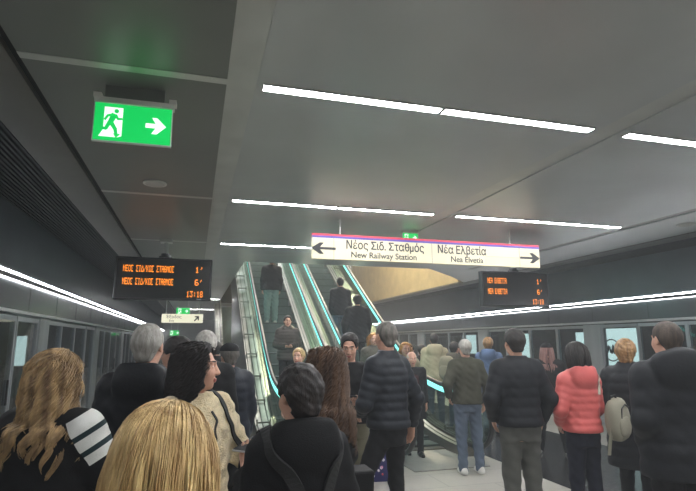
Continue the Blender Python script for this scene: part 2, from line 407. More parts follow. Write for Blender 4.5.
# staircase further back
t = thing('staircase', 'narrow grey green staircase in the distance left of the escalators', 'staircase', (1.6,17.2,0))
q=MB()
for k in range(19): q.box(-.6,.6,k*.29,5.51,k*.165,(k+1)*.165)
q.build('steps', mat('stair_stone',(150,166,156),.6,noise=.08), t)
MB().prism([(-.1,0),(5.5,3.1),(5.5,3.6),(-.1,.5)],'x',-.85,-.6).build('stringer', mat('pale_stringer',(196,196,184),.5,noise=.2,nscale=6), t)
MB().prism([(-.1,0),(5.5,3.1),(5.5,3.6),(-.1,.5)],'x',.6,.7).build('stringer', M_clad, t)
MB().tube([(-.72,-.1,.95),(-.72,5.5,4.05)],.025).build('handrail', M_steel, t)

# ------------------------------------------------------------------ signs
def exit_sign(x,y,z,w_,h_,label,arrow=1,bracket=True,rz=0,rods=False):
    t = thing('exit_sign', label, 'exit sign', (x,y,z), rz)
    MB().box(-w_/2,w_/2,-.012,.012,-h_/2,h_/2).build('panel', M_green, t)
    f=MB(); e=.006
    f.box(-w_/2-e,w_/2+e,-.014,.014,-h_/2-e,-h_/2); f.box(-w_/2-e,-w_/2,-.014,.014,-h_/2,h_/2); f.box(w_/2,w_/2+e,-.014,.014,-h_/2,h_/2)
    f.build('edge_frame', mat('clear_acrylic',(226,236,230),.2), t)
    if bracket:
        b=MB(); b.box(-w_/2-.005,w_/2+.012,-.03,.03,h_/2,h_/2+.035); b.box(-w_/2-.012,-w_/2+.035,-.035,.035,h_/2+.03,h_/2+.06); b.box(w_/2-.02,w_/2+.025,-.035,.035,h_/2+.03,h_/2+.06)
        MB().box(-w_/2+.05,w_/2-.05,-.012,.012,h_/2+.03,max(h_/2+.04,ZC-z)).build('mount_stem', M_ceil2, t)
        b.build('mounting_rail', mat('rail_grey',(214,212,204),.5), t)
    if rods:
        for xx in (-w_*.35,w_*.35): MB().tube([(xx,0,h_/2),(xx,0,ZC-z)],.008).build('hanger_rod',M_trim,t)
    # pictogram drawn as flat shapes on the face
    u=h_; yf=-.0155
    def poly(mb,pts,y): mb.prism([(p[0]*u,p[1]*u) for p in pts],'y',y,y+.003)
    d=MB(); poly(d,[(-.42,-.30),(-.42,-.02),(-.42,.40),(.02,.40),(.02,-.36),(-.09,-.40),(-.02,-.33),(-.02,-.30)] ,yf+0)
    ddx=-.28
    d.v=[(v[0]+ddx*u,v[1],v[2]) for v in d.v]; d.build('door_symbol', M_white_e, t)
    d=MB(); poly(d,[(-.52,-.40),(-.42,-.22),(-.30,-.28),(-.18,-.30),(-.12,-.40)],yf); d.v=[(v[0]+ddx*u,v[1],v[2]) for v in d.v]; d.build('floor_symbol', M_white_e, t)
    d=MB(); yy=yf-.003
    n=14; poly(d,[(-.13+.055*math.cos(2*PI*k/n), .30+.055*math.sin(2*PI*k/n)) for k in range(n)],yy)
    def limb(a,b,ra,rb):
        ax,az=a;bx,bz=b; L=math.hypot(bx-ax,bz-az); nx,nz=-(bz-az)/L,(bx-ax)/L
        poly(d,[(ax+nx*ra,az+nz*ra),(bx+nx*rb,bz+nz*rb),(bx-nx*rb,bz-nz*rb),(ax-nx*ra,az-nz*ra)],yy)
    limb((-.17,.22),(-.27,-.04),.075,.06); limb((-.18,.20),(-.32,.17),.03,.03); limb((-.32,.18),(-.40,.04),.03,.025)
    limb((-.15,.20),(-.08,.08),.03,.03); limb((-.09,.09),(.02,.10),.03,.025)
    limb((-.24,-.02),(-.14,-.18),.055,.045); limb((-.14,-.16),(-.10,-.36),.045,.035)
    limb((-.28,-.02),(-.36,-.20),.05,.04); limb((-.34,-.19),(-.52,-.19),.04,.035)
    d.v=[(v[0]+ddx*u,v[1],v[2]) for v in d.v]; d.build('running_figure_symbol', M_green, t)
    if arrow:
        a=MB(); poly(a,[(.30,-.06),(.30,.06),(.55,.06),(.45,.22),(.58,.22),(.80,0),(.58,-.22),(.45,-.22),(.55,-.06)],yf)
        a.build('arrow', M_white_e, t)
    return t
exit_sign(-.435,3.36,3.055,.455,.245,'large green running man exit sign with white arrow under ceiling', rz=math.radians(-1))
exit_sign(-.34,15.5,2.56,.36,.18,'small green exit sign above the far wayfinding sign',bracket=False,rods=True)
exit_sign(-.90,26,2.12,.40,.24,'tiny distant green exit sign on the left behind grey haired man',bracket=False,rods=True)
exit_sign(2.98,6.95,3.20,.24,.13,'green exit sign peeking over the top of the long station sign')

# long station sign
t = thing('station_sign', 'long cream hanging sign naming two terminus stations with arrows', 'sign', (3.115,6.5,2.917))
W=3.42; Hh=.33
MB().box(-W/2,W/2,-.03,.03,-Hh/2,Hh/2).build('panel', M_signface, t, bevel=.004)
MB().box(-W/2,W/2,-.034,.034,Hh/2-.022,Hh/2+.006).build('red_band', M_red, t)
MB().box(-W/2,W/2,-.0335,.0335,Hh/2-.050,Hh/2-.022).build('blue_band', M_blue, t)
for x in (-1.42,-.02,1.37): MB().box(x-.004,x+.004,-.0325,.0325,-Hh/2,Hh/2-.05).build('panel_joint', mat('joint_grey',(150,146,130),.6), t)
MB().box(.82,1.37,-.032,-.030,-.032,-.026).build('sticker_edge', mat('joint_grey',(150,146,130),.6), t)
MB().box(.80,1.37,-.0318,-.0302,-.135,-.03).build('blank_sticker', mat('sticker_cream',(198,189,158),.45,emit=.06), t)
def arr(x,d):
    a=MB(); s=d
    a.prism([(x-s*.17,.016),(x+s*.04,.016),(x-s*.01,.075),(x+s*.045,.075),(x+s*.16,0),(x+s*.045,-.075),(x-s*.01,-.075),(x+s*.04,-.016),(x-s*.17,-.016)],'y',-.034,-.030)
    for k,v in enumerate(a.v): a.v[k]=(v[0],v[1],v[2]-.025)
    a.build('arrow', M_ink, t)
arr(-1.565,-1); arr(1.55,1)
def compose(name,runs,size,x,z,sx,bold):
    """one line of lettering; S and T stand for sigma and theta drawn as shapes"""
    h=size*.70; mb=MB(); yf=-.034
    def bar(a,b,w_): 
        dx,dz=b[0]-a[0],b[1]-a[1]; L_=math.hypot(dx,dz); nx,nz=-dz/L_*w_/2,dx/L_*w_/2
        mb.prism([(a[0]+nx,a[1]+nz),(b[0]+nx,b[1]+nz),(b[0]-nx,b[1]-nz),(a[0]-nx,a[1]-nz)],'y',yf,yf+.004)
    cu=x; zb=z-size*.31; wst=size*.105
    for rn in runs:
        if rn=='<S>':
            w_=h*.66; t=wst; bar((cu,zb+t/2),(cu+w_,zb+t/2),t); bar((cu,zb+h-t/2),(cu+w_,zb+h-t/2),t); bar((cu+t*.4,zb+h-t*.8),(cu+w_*.55,zb+h*.5),t); bar((cu+w_*.55,zb+h*.5),(cu+t*.4,zb+t*.8),t); cu+=w_+size*.05
        elif rn=='<T>':
            w_=h*.60; a_,b_=w_/2-wst*.4,h*.52-wst*.4; cx_=cu+w_/2; cz_=zb+h*.5; n=24
            P_=[(cx_+a_*math.cos(2*PI*k/n),cz_+b_*math.sin(2*PI*k/n)) for k in range(n)]
            for k in range(n): bar(P_[k],P_[(k+1)%n],wst*.9)
            bar((cx_-a_,cz_),(cx_+a_,cz_),wst*.85); cu+=w_+size*.05
        elif rn==' ': cu+=size*.20
        else:
            o=text_obj('tmp',rn,size,M_ink,None,(0,0,0),bold=bold); me=o.data; xs=[v.co.x for v in me.vertices]; ys=[v.co.y for v in me.vertices]; x0=min(xs)
            # the font's own baseline: letters are centred on the line, so measure against an x height letter run
            V=[(cu+(v.co.x-x0)*sx,-.032-v.co.z,zb+v.co.y) for v in me.vertices]; F_=[tuple(p.vertices) for p in me.polygons]
            mb.add(V,F_); cu+=(max(xs)-x0)*sx+size*.05; bpy.data.objects.remove(o)
    return mb,cu
def line(runs,x):
    words=[[]]
    for q_ in runs:
        if q_==' ': words.append([])
        else: words[-1].append(q_)
    for wd in words:
        mb,x=compose('greek_lettering',wd,.158,x,.035,.82,.004); mb.build('greek_lettering',M_ink,t); x+=.158*.22
line(['Νέος',' ','<S>','ιδ.',' ','<S>','τα','<T>','μός'],-1.25)
text_obj('english_lettering','New Railway Station',.112,M_ink,t,(-1.19,-.032,-.095),bold=.0025)
line(['Νέα',' ','Ελβετία'],.07)
text_obj('english_lettering','Nea Elvetia',.112,M_ink,t,(.26,-.032,-.095),bold=.0025)
for x in (-1.33,1.24): MB().tube([(x,0,Hh/2),(x,0,.388)],.010).build('hanger_rod', M_trim, t)

# dot matrix LED text: 5x7 cells built as little squares
G5={'N':"10001 11001 10101 10011 10001 10001 10001",'E':"11111 10000 10000 11110 10000 10000 11111",'O':"01110 10001 10001 10001 10001 10001 01110",
'S':"11111 10000 01000 00100 01000 10000 11111",'I':"01110 00100 00100 00100 00100 00100 01110",'D':"00100 01010 01010 10001 10001 10001 11111",'/':"00001 00001 00010 00100 01000 10000 10000",
'K':"10001 10010 10100 11000 10100 10010 10001",'T':"11111 00100 00100 00100 00100 00100 00100",'A':"01110 10001 10001 11111 10001 10001 10001",'Q':"01110 10001 10001 11111 10001 10001 01110",
'M':"10001 11011 10101 10101 10001 10001 10001",'L':"00100 01010 01010 10001 10001 10001 10001",'B':"11110 10001 10001 11110 10001 10001 11110",'1':"00100 01100 00100 00100 00100 00100 01110",
'6':"01110 10000 10000 11110 10001 10001 01110",'3':"11111 00010 00100 00010 00001 10001 01110",'8':"01110 10001 10001 01110 10001 10001 01110",':':"00000 00100 00100 00000 00100 00100 00000","'":"00100 00100 01000 00000 00000 00000 00000",' ':"00000 00000 00000 00000 00000 00000 00000"}
def led_text(name,s,x,z,cw,ch,parent,right=False,yf=-.062):
    adv=cw*6
    if right: x=x-adv*len(s)
    toks=[]; cur=[]
    for i,chh in enumerate(s):
        if chh==' ': toks.append(cur); cur=[]
        elif chh in "':": toks.append(cur); toks.append([(i,chh)]); cur=[]
        else: cur.append((i,chh))
    toks.append(cur)
    for tk in toks:
        if tk: led_word(name,tk,x,z,cw,ch,parent,yf)
def led_word(name,tk,x,z,cw,ch,parent,yf):
    mb=MB(); adv=cw*6
    for i,chh in tk:
        for r,row in enumerate(G5[chh].split()):
            for c,bit in enumerate(row):
                if bit=='1':
                    px=x+i*adv+c*cw; pz=z-r*ch
                    mb.add([(px,yf,pz),(px+cw*.86,yf,pz),(px+cw*.86,yf,pz-ch*.86),(px,yf,pz-ch*.86)],[(0,1,2,3)])
    return mb.build(name,M_orange,parent)
def led_board(x,y,z,label,dest):
    t=thing('departure_board',label,'departure board',(x,y,z))
    MB().box(-.72,.72,-.06,.06,-.33,.33).build('housing',M_black,t,bevel=.012)
    MB().box(-.69,.69,-.0615,-.06,-.30,.30).build('screen',mat('screen_black',(15,16,18),.25),t)
    for z0 in (.20,-.0): 
        led_text('destination_text',dest,-.60,z0,.0062 if len(dest)>12 else .0062,.0145,t)
    led_text('minutes_text',"1'",.60,.20,.0115,.0135,t,True); led_text('minutes_text',"6'",.60,0,.0115,.0135,t,True)
    led_text('clock_text',"13:18",.60,-.185,.0085,.0135,t,True)
    MB().box(.50,.57,-.0625,-.0615,-.315,-.305).build('maker_plate',M_white_e if False else M_alu,t)
    b=MB(); b.disc((0,0,.33),.10,.03); b.disc((0,0,.36),.07,.04); b.build('swivel',M_black,t)
    b=MB(); b.tube([(0,0,.39),(0,0,.63)],.035); b.box(-.09,.09,-.09,.09,.58,.632); b.build('ceiling_mount',M_trim,t)
    return t
led_board(-.495,8.6,2.67,'black departure board with orange text on the left, near green exit sign','NEOS SID/KOS STAQMOS')
led_board(5.80,8.6,2.665,'black departure board partly behind the right end of station sign','NEA ELBETIA')

# wayfinding sign far left
t=thing('wayfinding_sign','small lit wayfinding sign with diagonal arrow in the left distance','sign',(-.31,14,2.29))
MB().box(-.5,.5,-.04,.04,-.11,.11).build('panel',mat('wayfinding_face',(220,216,190),.4,emit=.45),t,bevel=.004)
text_obj('greek_lettering','Έξοδος',.105,M_ink,t,(-.40,-.043,.035)); text_obj('english_lettering','Exit',.075,M_ink,t,(-.32,-.043,-.06))
a=MB(); a.prism([(.28,-.055),(.30,-.075),(.375,.0),(.375,-.045),(.405,-.045),(.405,.06),(.30,.06),(.30,.03),(.35,.03)],'y',-.044,-.040); a.build('arrow',M_ink,t)
for x in (-.4,.4): MB().tube([(x,0,.11),(x,0,1.01)],.012).build('hanger_rod',M_trim,t)

# ceiling speakers
for x,y,l in ((-.46,5.46,'round white ceiling speaker left of the departure board'),(6.53,5.5,'round pale ceiling speaker at the far right')):
    t=thing('ceiling_speaker',l,'speaker',(x,y,ZC))
    MB().disc((0,0,-.012),.115,.014).build('rim',mat('speaker_white',(205,205,198),.5),t)
    MB().disc((0,0,-.016),.095,.004).build('grille',mat('speaker_grille',(180,180,174),.6),t)

# lit posters on the far tunnel wall and the one on the left
def poster(y0,y1,z0,z1,x,label,logo):
    t=thing('lit_poster',label,'poster',(x,(y0+y1)/2,(z0+z1)/2),0,'lit posters across the right track')
    hw=(y1-y0)/2; hh=(z1-z0)/2
    MB().box(-.0,.06,-hw-.03,hw+.03,-hh-.03,hh+.03).build('frame',M_black,t)
    MB().box(-.008,0,-hw,hw,-hh,hh).build('lit_panel',M_poster,t)
    if logo:
        # +Y is to the left seen from the platform
        cyy=hw*.47; cz=-.02; R_=.29
        MB().tube([(-.010,cyy+R_*math.cos(a),cz+R_*math.sin(a)) for a in np.linspace(0,2*PI,40)],.018,6).build('logo_ring',M_posterink,t)
        pts=[(.22,-.17),(.15,-.02),(.10,.12),(.07,.05),(.04,-.06),(.0,-.08),(-.03,.04),(-.05,.13),(-.07,.02),(-.09,-.08),(-.14,-.07),(-.19,0)]
        pp=[]
        for i in range(len(pts)-1):
            for s in np.linspace(0,1,4)[:-1]: pp.append((-.010,cyy+pts[i][0]*(1-s)+pts[i+1][0]*s, cz+pts[i][1]*(1-s)+pts[i+1][1]*s))
        MB().tube(pp,.030,6).build('logo_script',M_posterink,t)
XT=XR+2.88
poster(11.10,12.32,.90,2.03,XT,'lit white poster with a ringed M logo behind right glass doors',True)
poster(12.5,13.4,.85,1.95,XT,'plain lit white poster left of the ringed M poster',False)
poster(19.3,20.4,1.2,1.95,XT,'small bright panel far across the right track',False)
poster(15.6,16.6,1.0,1.95,XT,'lit white poster behind the boy in blue jacket',False)
poster(8.3,9.3,.9,2.0,XT,'lit white poster hidden behind the big man in black',False)
t=thing('notice_panel','narrow lit notice behind the left glass door','notice',(XL-.5,9.5,1.57))
MB().box(-.085,.085,-.02,.02,-.23,.23).build('lit_panel',M_poster,t); MB().box(-.095,.095,-.015,.03,-.25,-.23).build('frame',M_black,t); MB().tube([(0,0,-.25),(0,0,-2.77)],.02).build('post',M_black,t)

# ------------------------------------------------------------------ people: distance-field bodies meshed as one continuous surface
def smin(a, b, k):
    h = np.maximum(k-np.abs(a-b), 0)/k
    return np.minimum(a, b)-h*h*k*.25
def axis(lo, hi, st, fine=(), fs=None):
    xs=[lo]
    while xs[-1] < hi:
        x=xs[-1]; s=st
        for a,b in fine:
            if a-st <= x <= b: s=fs; break
        xs.append(x+s)
    return np.array(xs, dtype=np.float32)
class Field:
    def __init__(s, bb, st, fine=None, fs=None):
        fine = fine or ([],[],[])
        s.ax=[axis(bb[i][0],bb[i][1],st,fine[i],fs) for i in range(3)]
        s.F=np.full([len(a) for a in s.ax], .4, dtype=np.float32)
    def sub(s, lo, hi):
        sl=[]; 
        for i in range(3):
            a=int(np.searchsorted(s.ax[i],lo[i])); b=int(np.searchsorted(s.ax[i],hi[i])); sl.append(slice(max(a-1,0),min(b+1,len(s.ax[i]))))
        g=np.meshgrid(*[s.ax[i][sl[i]] for i in range(3)], indexing='ij')
        return tuple(sl), g
    def add(s, fn, lo, hi, k=.03, op='u'):
        m=.07; sl,g=s.sub([v-m for v in lo],[v+m for v in hi])
        if g[0].size==0: return
        d=fn(*g).astype(np.float32)
        if op=='u': s.F[sl]=smin(s.F[sl], d, k)
        elif op=='s': s.F[sl]=-smin(-s.F[sl], d, k)
        elif op=='i': pass
    def cone(s, a, b, ra, rb, k=.03, q=None, op='u'):
        a=np.array(a,float); b=np.array(b,float); ba=b-a; L2=float(ba@ba)+1e-9; L=math.sqrt(L2)
        def fn(x,y,z):
            px,py,pz=x-a[0],y-a[1],z-a[2]; t=np.clip((px*ba[0]+py*ba[1]+pz*ba[2])/L2,0,1)
            d=np.sqrt((px-ba[0]*t)**2+(py-ba[1]*t)**2+(pz-ba[2]*t)**2)-(ra+(rb-ra)*t)
            if q: d=d-q[1]*(np.abs(np.sin(PI*t*L/q[0]))-.6)
            return d
        R=max(ra,rb); s.add(fn,np.minimum(a,b)-R,np.maximum(a,b)+R,k,op)
    def ell(s, c, r, k=.03, op='u', M=None):
        c=np.array(c,float); r=np.array(r,float)
        def fn(x,y,z):
            p=np.stack([x-c[0],y-c[1],z-c[2]]); 
            if M is not None: p=np.tensordot(np.array(M.transposed()),p,1)
            k0=np.sqrt(((p/r[:,None,None,None])**2).sum(0)); k1=np.sqrt(((p/(r**2)[:,None,None,None])**2).sum(0))+1e-6
            return k0*(k0-1)/k1
        R=r if M is None else np.full(3,r.max()); s.add(fn,c-R,c+R,k,op)
    def loft(s, rows, k=.03, q=None, pw=2.3, op='u', fold=0.):
        # rows: (z,cx,cy,rx,ry)
        rows=sorted(rows); R=np.array(rows,float); zz=R[:,0]
        zi=np.linspace(zz[0],zz[-1],80)
        def sm(c):
            v=np.interp(zi,zz,c); kk=np.array([1,2,3,2,1])/9; vp=np.pad(v,2,mode='edge'); return np.convolve(vp,kk,'valid')
        tab=[sm(R[:,i]) for i in range(1,5)]
        def fn(x,y,z):
            cx,cy,rx,ry=[np.interp(z,zi,t) for t in tab]
            u=np.abs((x-cx)/rx); v=np.abs((y-cy)/ry); qd=(u**pw+v**pw)**(1/pw)
            d=(qd-1)*np.minimum(rx,ry)
            if q:
                d=d-q[1]*(np.abs(np.sin(PI*(z-zz[0])/q[0]))-.6)
            if fold: d=d+fold*np.sin(38*z+9*x+5*np.sin(11*x))*np.sin(14*x+8*y+3)
            e=np.maximum(zz[0]-z, z-zz[-1])
            return np.maximum(d, e)
        mx=(R[:,3]+np.abs(R[:,1])).max(); my=(R[:,4]+np.abs(R[:,2])).max()
        s.add(fn,(-mx,-my,zz[0]),(mx,my,zz[-1]),k,op)
    def cut(s, fn): 
        g=np.meshgrid(*s.ax,indexing='ij'); s.F=np.maximum(s.F, fn(*g).astype(np.float32))
    def noise(s, amp, f, seed=0):
        x,y,z=np.meshgrid(*s.ax,indexing='ij'); p=seed*1.7
        s.F=s.F+amp*(np.sin(f*x+1.3*f*z+p)*np.sin(1.1*f*y-.7*f*z+2*p)+.6*np.sin(2.1*f*x-1.4*f*y+p)*np.sin(1.9*f*z+p)).astype(np.float32)
    def mesh(s):
        F=s.F; ax=s.ax; S=F<0; sh=np.array(F.shape); cs=sh-1
        ids=[];pos=[];quads=[]
        for a in range(3):
            b,c=(a+1)%3,(a+2)%3
            s0=[slice(None)]*3; s1=[slice(None)]*3; s0[a]=slice(0,-1); s1[a]=slice(1,None)
            A=S[tuple(s0)]; B=S[tuple(s1)]
            I=np.array(np.nonzero(A!=B)).T
            if len(I)==0: continue
            ok=(I[:,b]>0)&(I[:,c]>0)&(I[:,b]<sh[b]-1)&(I[:,c]<sh[c]-1); I=I[ok]
            J=I.copy(); J[:,a]+=1
            f0=F[tuple(I.T)]; f1=F[tuple(J.T)]; t=f0/(f0-f1+1e-12)
            P=np.stack([ax[i][I[:,i]] for i in range(3)],1).astype(np.float64); P[:,a]+=t*(ax[a][J[:,a]]-ax[a][I[:,a]])
            cells=[]
            for db,dc in ((0,0),(-1,0),(-1,-1),(0,-1)):
                K=I.copy(); K[:,b]+=db; K[:,c]+=dc
                cid=(K[:,0]*cs[1]+K[:,1])*cs[2]+K[:,2]; cells.append(cid); ids.append(cid); pos.append(P)
            Q=np.stack(cells,1); ins=S[tuple(I.T)]
            Q[~ins]=Q[~ins][:,::-1]; quads.append(Q)
        ids=np.concatenate(ids); pos=np.concatenate(pos); quads=np.concatenate(quads)
        u,inv=np.unique(ids,return_inverse=True); n=len(u); cnt=np.bincount(inv,minlength=n)
        V=np.stack([np.bincount(inv,weights=pos[:,i],minlength=n)/cnt for i in range(3)],1)
        Qi=np.searchsorted(u,quads)
        return V,Qi
def np_mesh(name, V, Q, mats, parent, idx=None, smooth=True):
    me=bpy.data.meshes.new(name); nf=len(Q); k=Q.shape[1]
    me.vertices.add(len(V)); me.vertices.foreach_set('co', V.astype(np.float32).ravel())
    me.loops.add(nf*k); me.loops.foreach_set('vertex_index', Q.astype(np.int32).ravel())
    me.polygons.add(nf); me.polygons.foreach_set('loop_start', np.arange(nf,dtype=np.int32)*k)
    try: me.polygons.foreach_set('loop_total', np.full(nf,k,dtype=np.int32))
    except Exception: pass
    for m in mats: me.materials.append(m)
    if idx is not None: me.polygons.foreach_set('material_index', idx.astype(np.int32))
    if smooth: me.polygons.foreach_set('use_smooth', np.ones(nf,dtype=bool))
    me.update(calc_edges=True); me.validate()
    o=bpy.data.objects.new(name,me); C.objects.link(o); o.parent=parent
    return o

SKIN=[mat('skin_light',(206,158,134),.5,noise=.06,nscale=20), mat('skin_tan',(180,128,100),.5,noise=.06,nscale=20)]
M_eye=mat('eye_dark',(34,26,22),.25); M_eyew=mat('eye_white',(214,208,200),.3); M_lip=mat('lips',(168,92,84),.45); M_brow=mat('brow_dark',(48,36,30),.8)
def hairmat(n,c,c2,rough=.42): return mat('hair_'+n,c,rough,rgb2=c2,nscale=26,stretch=(1.6,1.6,.12),bump=.35,bscale=140)
H_BLOND=hairmat('blond',(160,126,78),(228,198,140)); H_LBROWN=hairmat('light_brown',(98,70,44),(176,134,86)); H_BROWN=hairmat('brown',(58,40,28),(112,80,54))
H_DARK=hairmat('dark',(18,15,14),(44,35,31),.58); H_GREY=hairmat('grey',(122,118,110),(176,172,164),.6); H_DGREY=hairmat('dark_grey',(70,66,60),(118,112,104),.6); H_PINK=hairmat('reddish',(120,84,78),(170,128,118)); H_ORANGE=hairmat('golden',(170,112,52),(226,172,98))
H_CROP=hairmat('cropped_brown',(48,40,34),(84,70,60),.7); H_WHITE=hairmat('pale_grey',(158,152,144),(204,200,192),.6)

def hair_strands(n, length, scalp_c, scalp_r, colliders, seed, wave=.006, wfreq=22., curl=0., width=.0035, clump=.5, part=0., steps=None, back=True, spread=.0, lift=1.0, face=.35, backness=1., grav=.2, ramp=3., nclump=0, ds=.016, guard=False):
    R=np.random.default_rng(seed)
    d=R.normal(size=(n*6,3)); d/=np.linalg.norm(d,axis=1)[:,None]
    keep=(d[:,2]>-.25)&~((d[:,1]>face)&(d[:,2]<.62))
    d=d[keep][:n]; n=len(d)
    c=np.array(scalp_c); r=np.array(scalp_r); p=c+d*r*1.0
    nrm=d/r; nrm/=np.linalg.norm(nrm,axis=1)[:,None]
    v=np.stack([np.sign(d[:,0]-part)*np.maximum(.25,1.0*np.abs(d[:,0]-part))+0*d[:,0], (-.9*np.ones(n)*(d[:,2]>.2)-.25)*backness, -.35*np.ones(n)],1)
    v-=nrm*(v*nrm).sum(1)[:,None]; v/=np.linalg.norm(v,axis=1)[:,None]+1e-9
    ns=steps or int(length/ds)
    Ls=length*(.82+.26*R.random(n)); ph=R.random(n)*6.28
    G=nclump or max(8,n//9); gid=R.integers(0,n,size=G); key=((d[:,None,:]-d[gid][None])**2).sum(2).argmin(1)
    gph=R.random(G)*6.28; phase=gph[key]+.5*R.normal(size=n)*.6
    wa=wave*(.7+.6*R.random(n)); pts=[p.copy()]
    for i in range(ns):
        g=np.array([0,0,-1.0]); v=v*(1-grav)+g*grav; v/=np.linalg.norm(v,axis=1)[:,None]+1e-9
        p=p+v*ds*(Ls/length)[:,None]
        for cc,cr in colliders:
            q=(p-cc)/cr; l=np.linalg.norm(q,axis=1); ins=l<1
            if ins.any():
                newp=cc+q[ins]/l[ins][:,None]*cr; dv=newp-p[ins]; p[ins]=newp
        g_=p-c; inf=(g_[:,1]>.050)&(np.abs(g_[:,0])<.069)&(g_[:,2]<.058)&(g_[:,2]>-.16)
        if guard and inf.any():
            p[inf,0]=c[0]+np.where(g_[inf,0]>=0,.070,-.070); p[inf,1]=np.minimum(p[inf,1],c[1]+.055)
        t=(i+1)/ns
        gp=p[gid][key]; p=p+(gp-p)*clump*.10*t
        pts.append(p.copy())
    P=np.stack(pts,1)   # n,ns+1,3
    t=np.linspace(0,1,ns+1)[None,:]; s=t*length
    amp=wa[:,None]*np.clip((t-.03)*ramp,0,1)
    ang=wfreq*s+phase[:,None]
    side=np.stack([P[:,:,1]-c[1], -(P[:,:,0]-c[0])],2); side/=np.linalg.norm(side,axis=2)[:,:,None]+1e-6
    out=np.stack([P[:,:,0]-c[0], P[:,:,1]-c[1]],2); out/=np.linalg.norm(out,axis=2)[:,:,None]+1e-6
    P[:,:,:2]+=side*(amp*np.sin(ang))[:,:,None]+out*((amp*.8*np.cos(ang)+amp*.9)+.004*R.random((n,1))*lift+spread*t**1.5)[:,:,None]
    P[:,:,2]+=amp*.7*np.cos(ang*1.0+1)*curl
    # triangular tubes
    T=np.gradient(P,axis=1); T/=np.linalg.norm(T,axis=2)[:,:,None]+1e-9
    o3=np.concatenate([out,np.zeros(out.shape[:2]+(1,))],2); s3=np.cross(T,o3); s3/=np.linalg.norm(s3,axis=2)[:,:,None]+1e-9; n3=np.cross(s3,T)
    wd=width*(1-.75*np.clip((t-.6)/.4,0,1))*np.ones((n,1))*(.7+.6*R.random((n,1)))
    V=np.stack([P+s3*wd[:,:,None], P+n3*wd[:,:,None]*.8, P-s3*wd[:,:,None]],2)  # n,m,3,3
    m=ns+1; idx=np.arange(n*m*3).reshape(n,m,3)
    q=[]
    for k in range(3):
        k2=(k+1)%3; q.append(np.stack([idx[:,:-1,k],idx[:,:-1,k2],idx[:,1:,k2],idx[:,1:,k]],3).reshape(-1,4) if False else np.stack([idx[:,:-1,k].ravel(),idx[:,:-1,k2].ravel(),idx[:,1:,k2].ravel(),idx[:,1:,k].ravel()],1))
    return V.reshape(-1,3), np.concatenate(q)

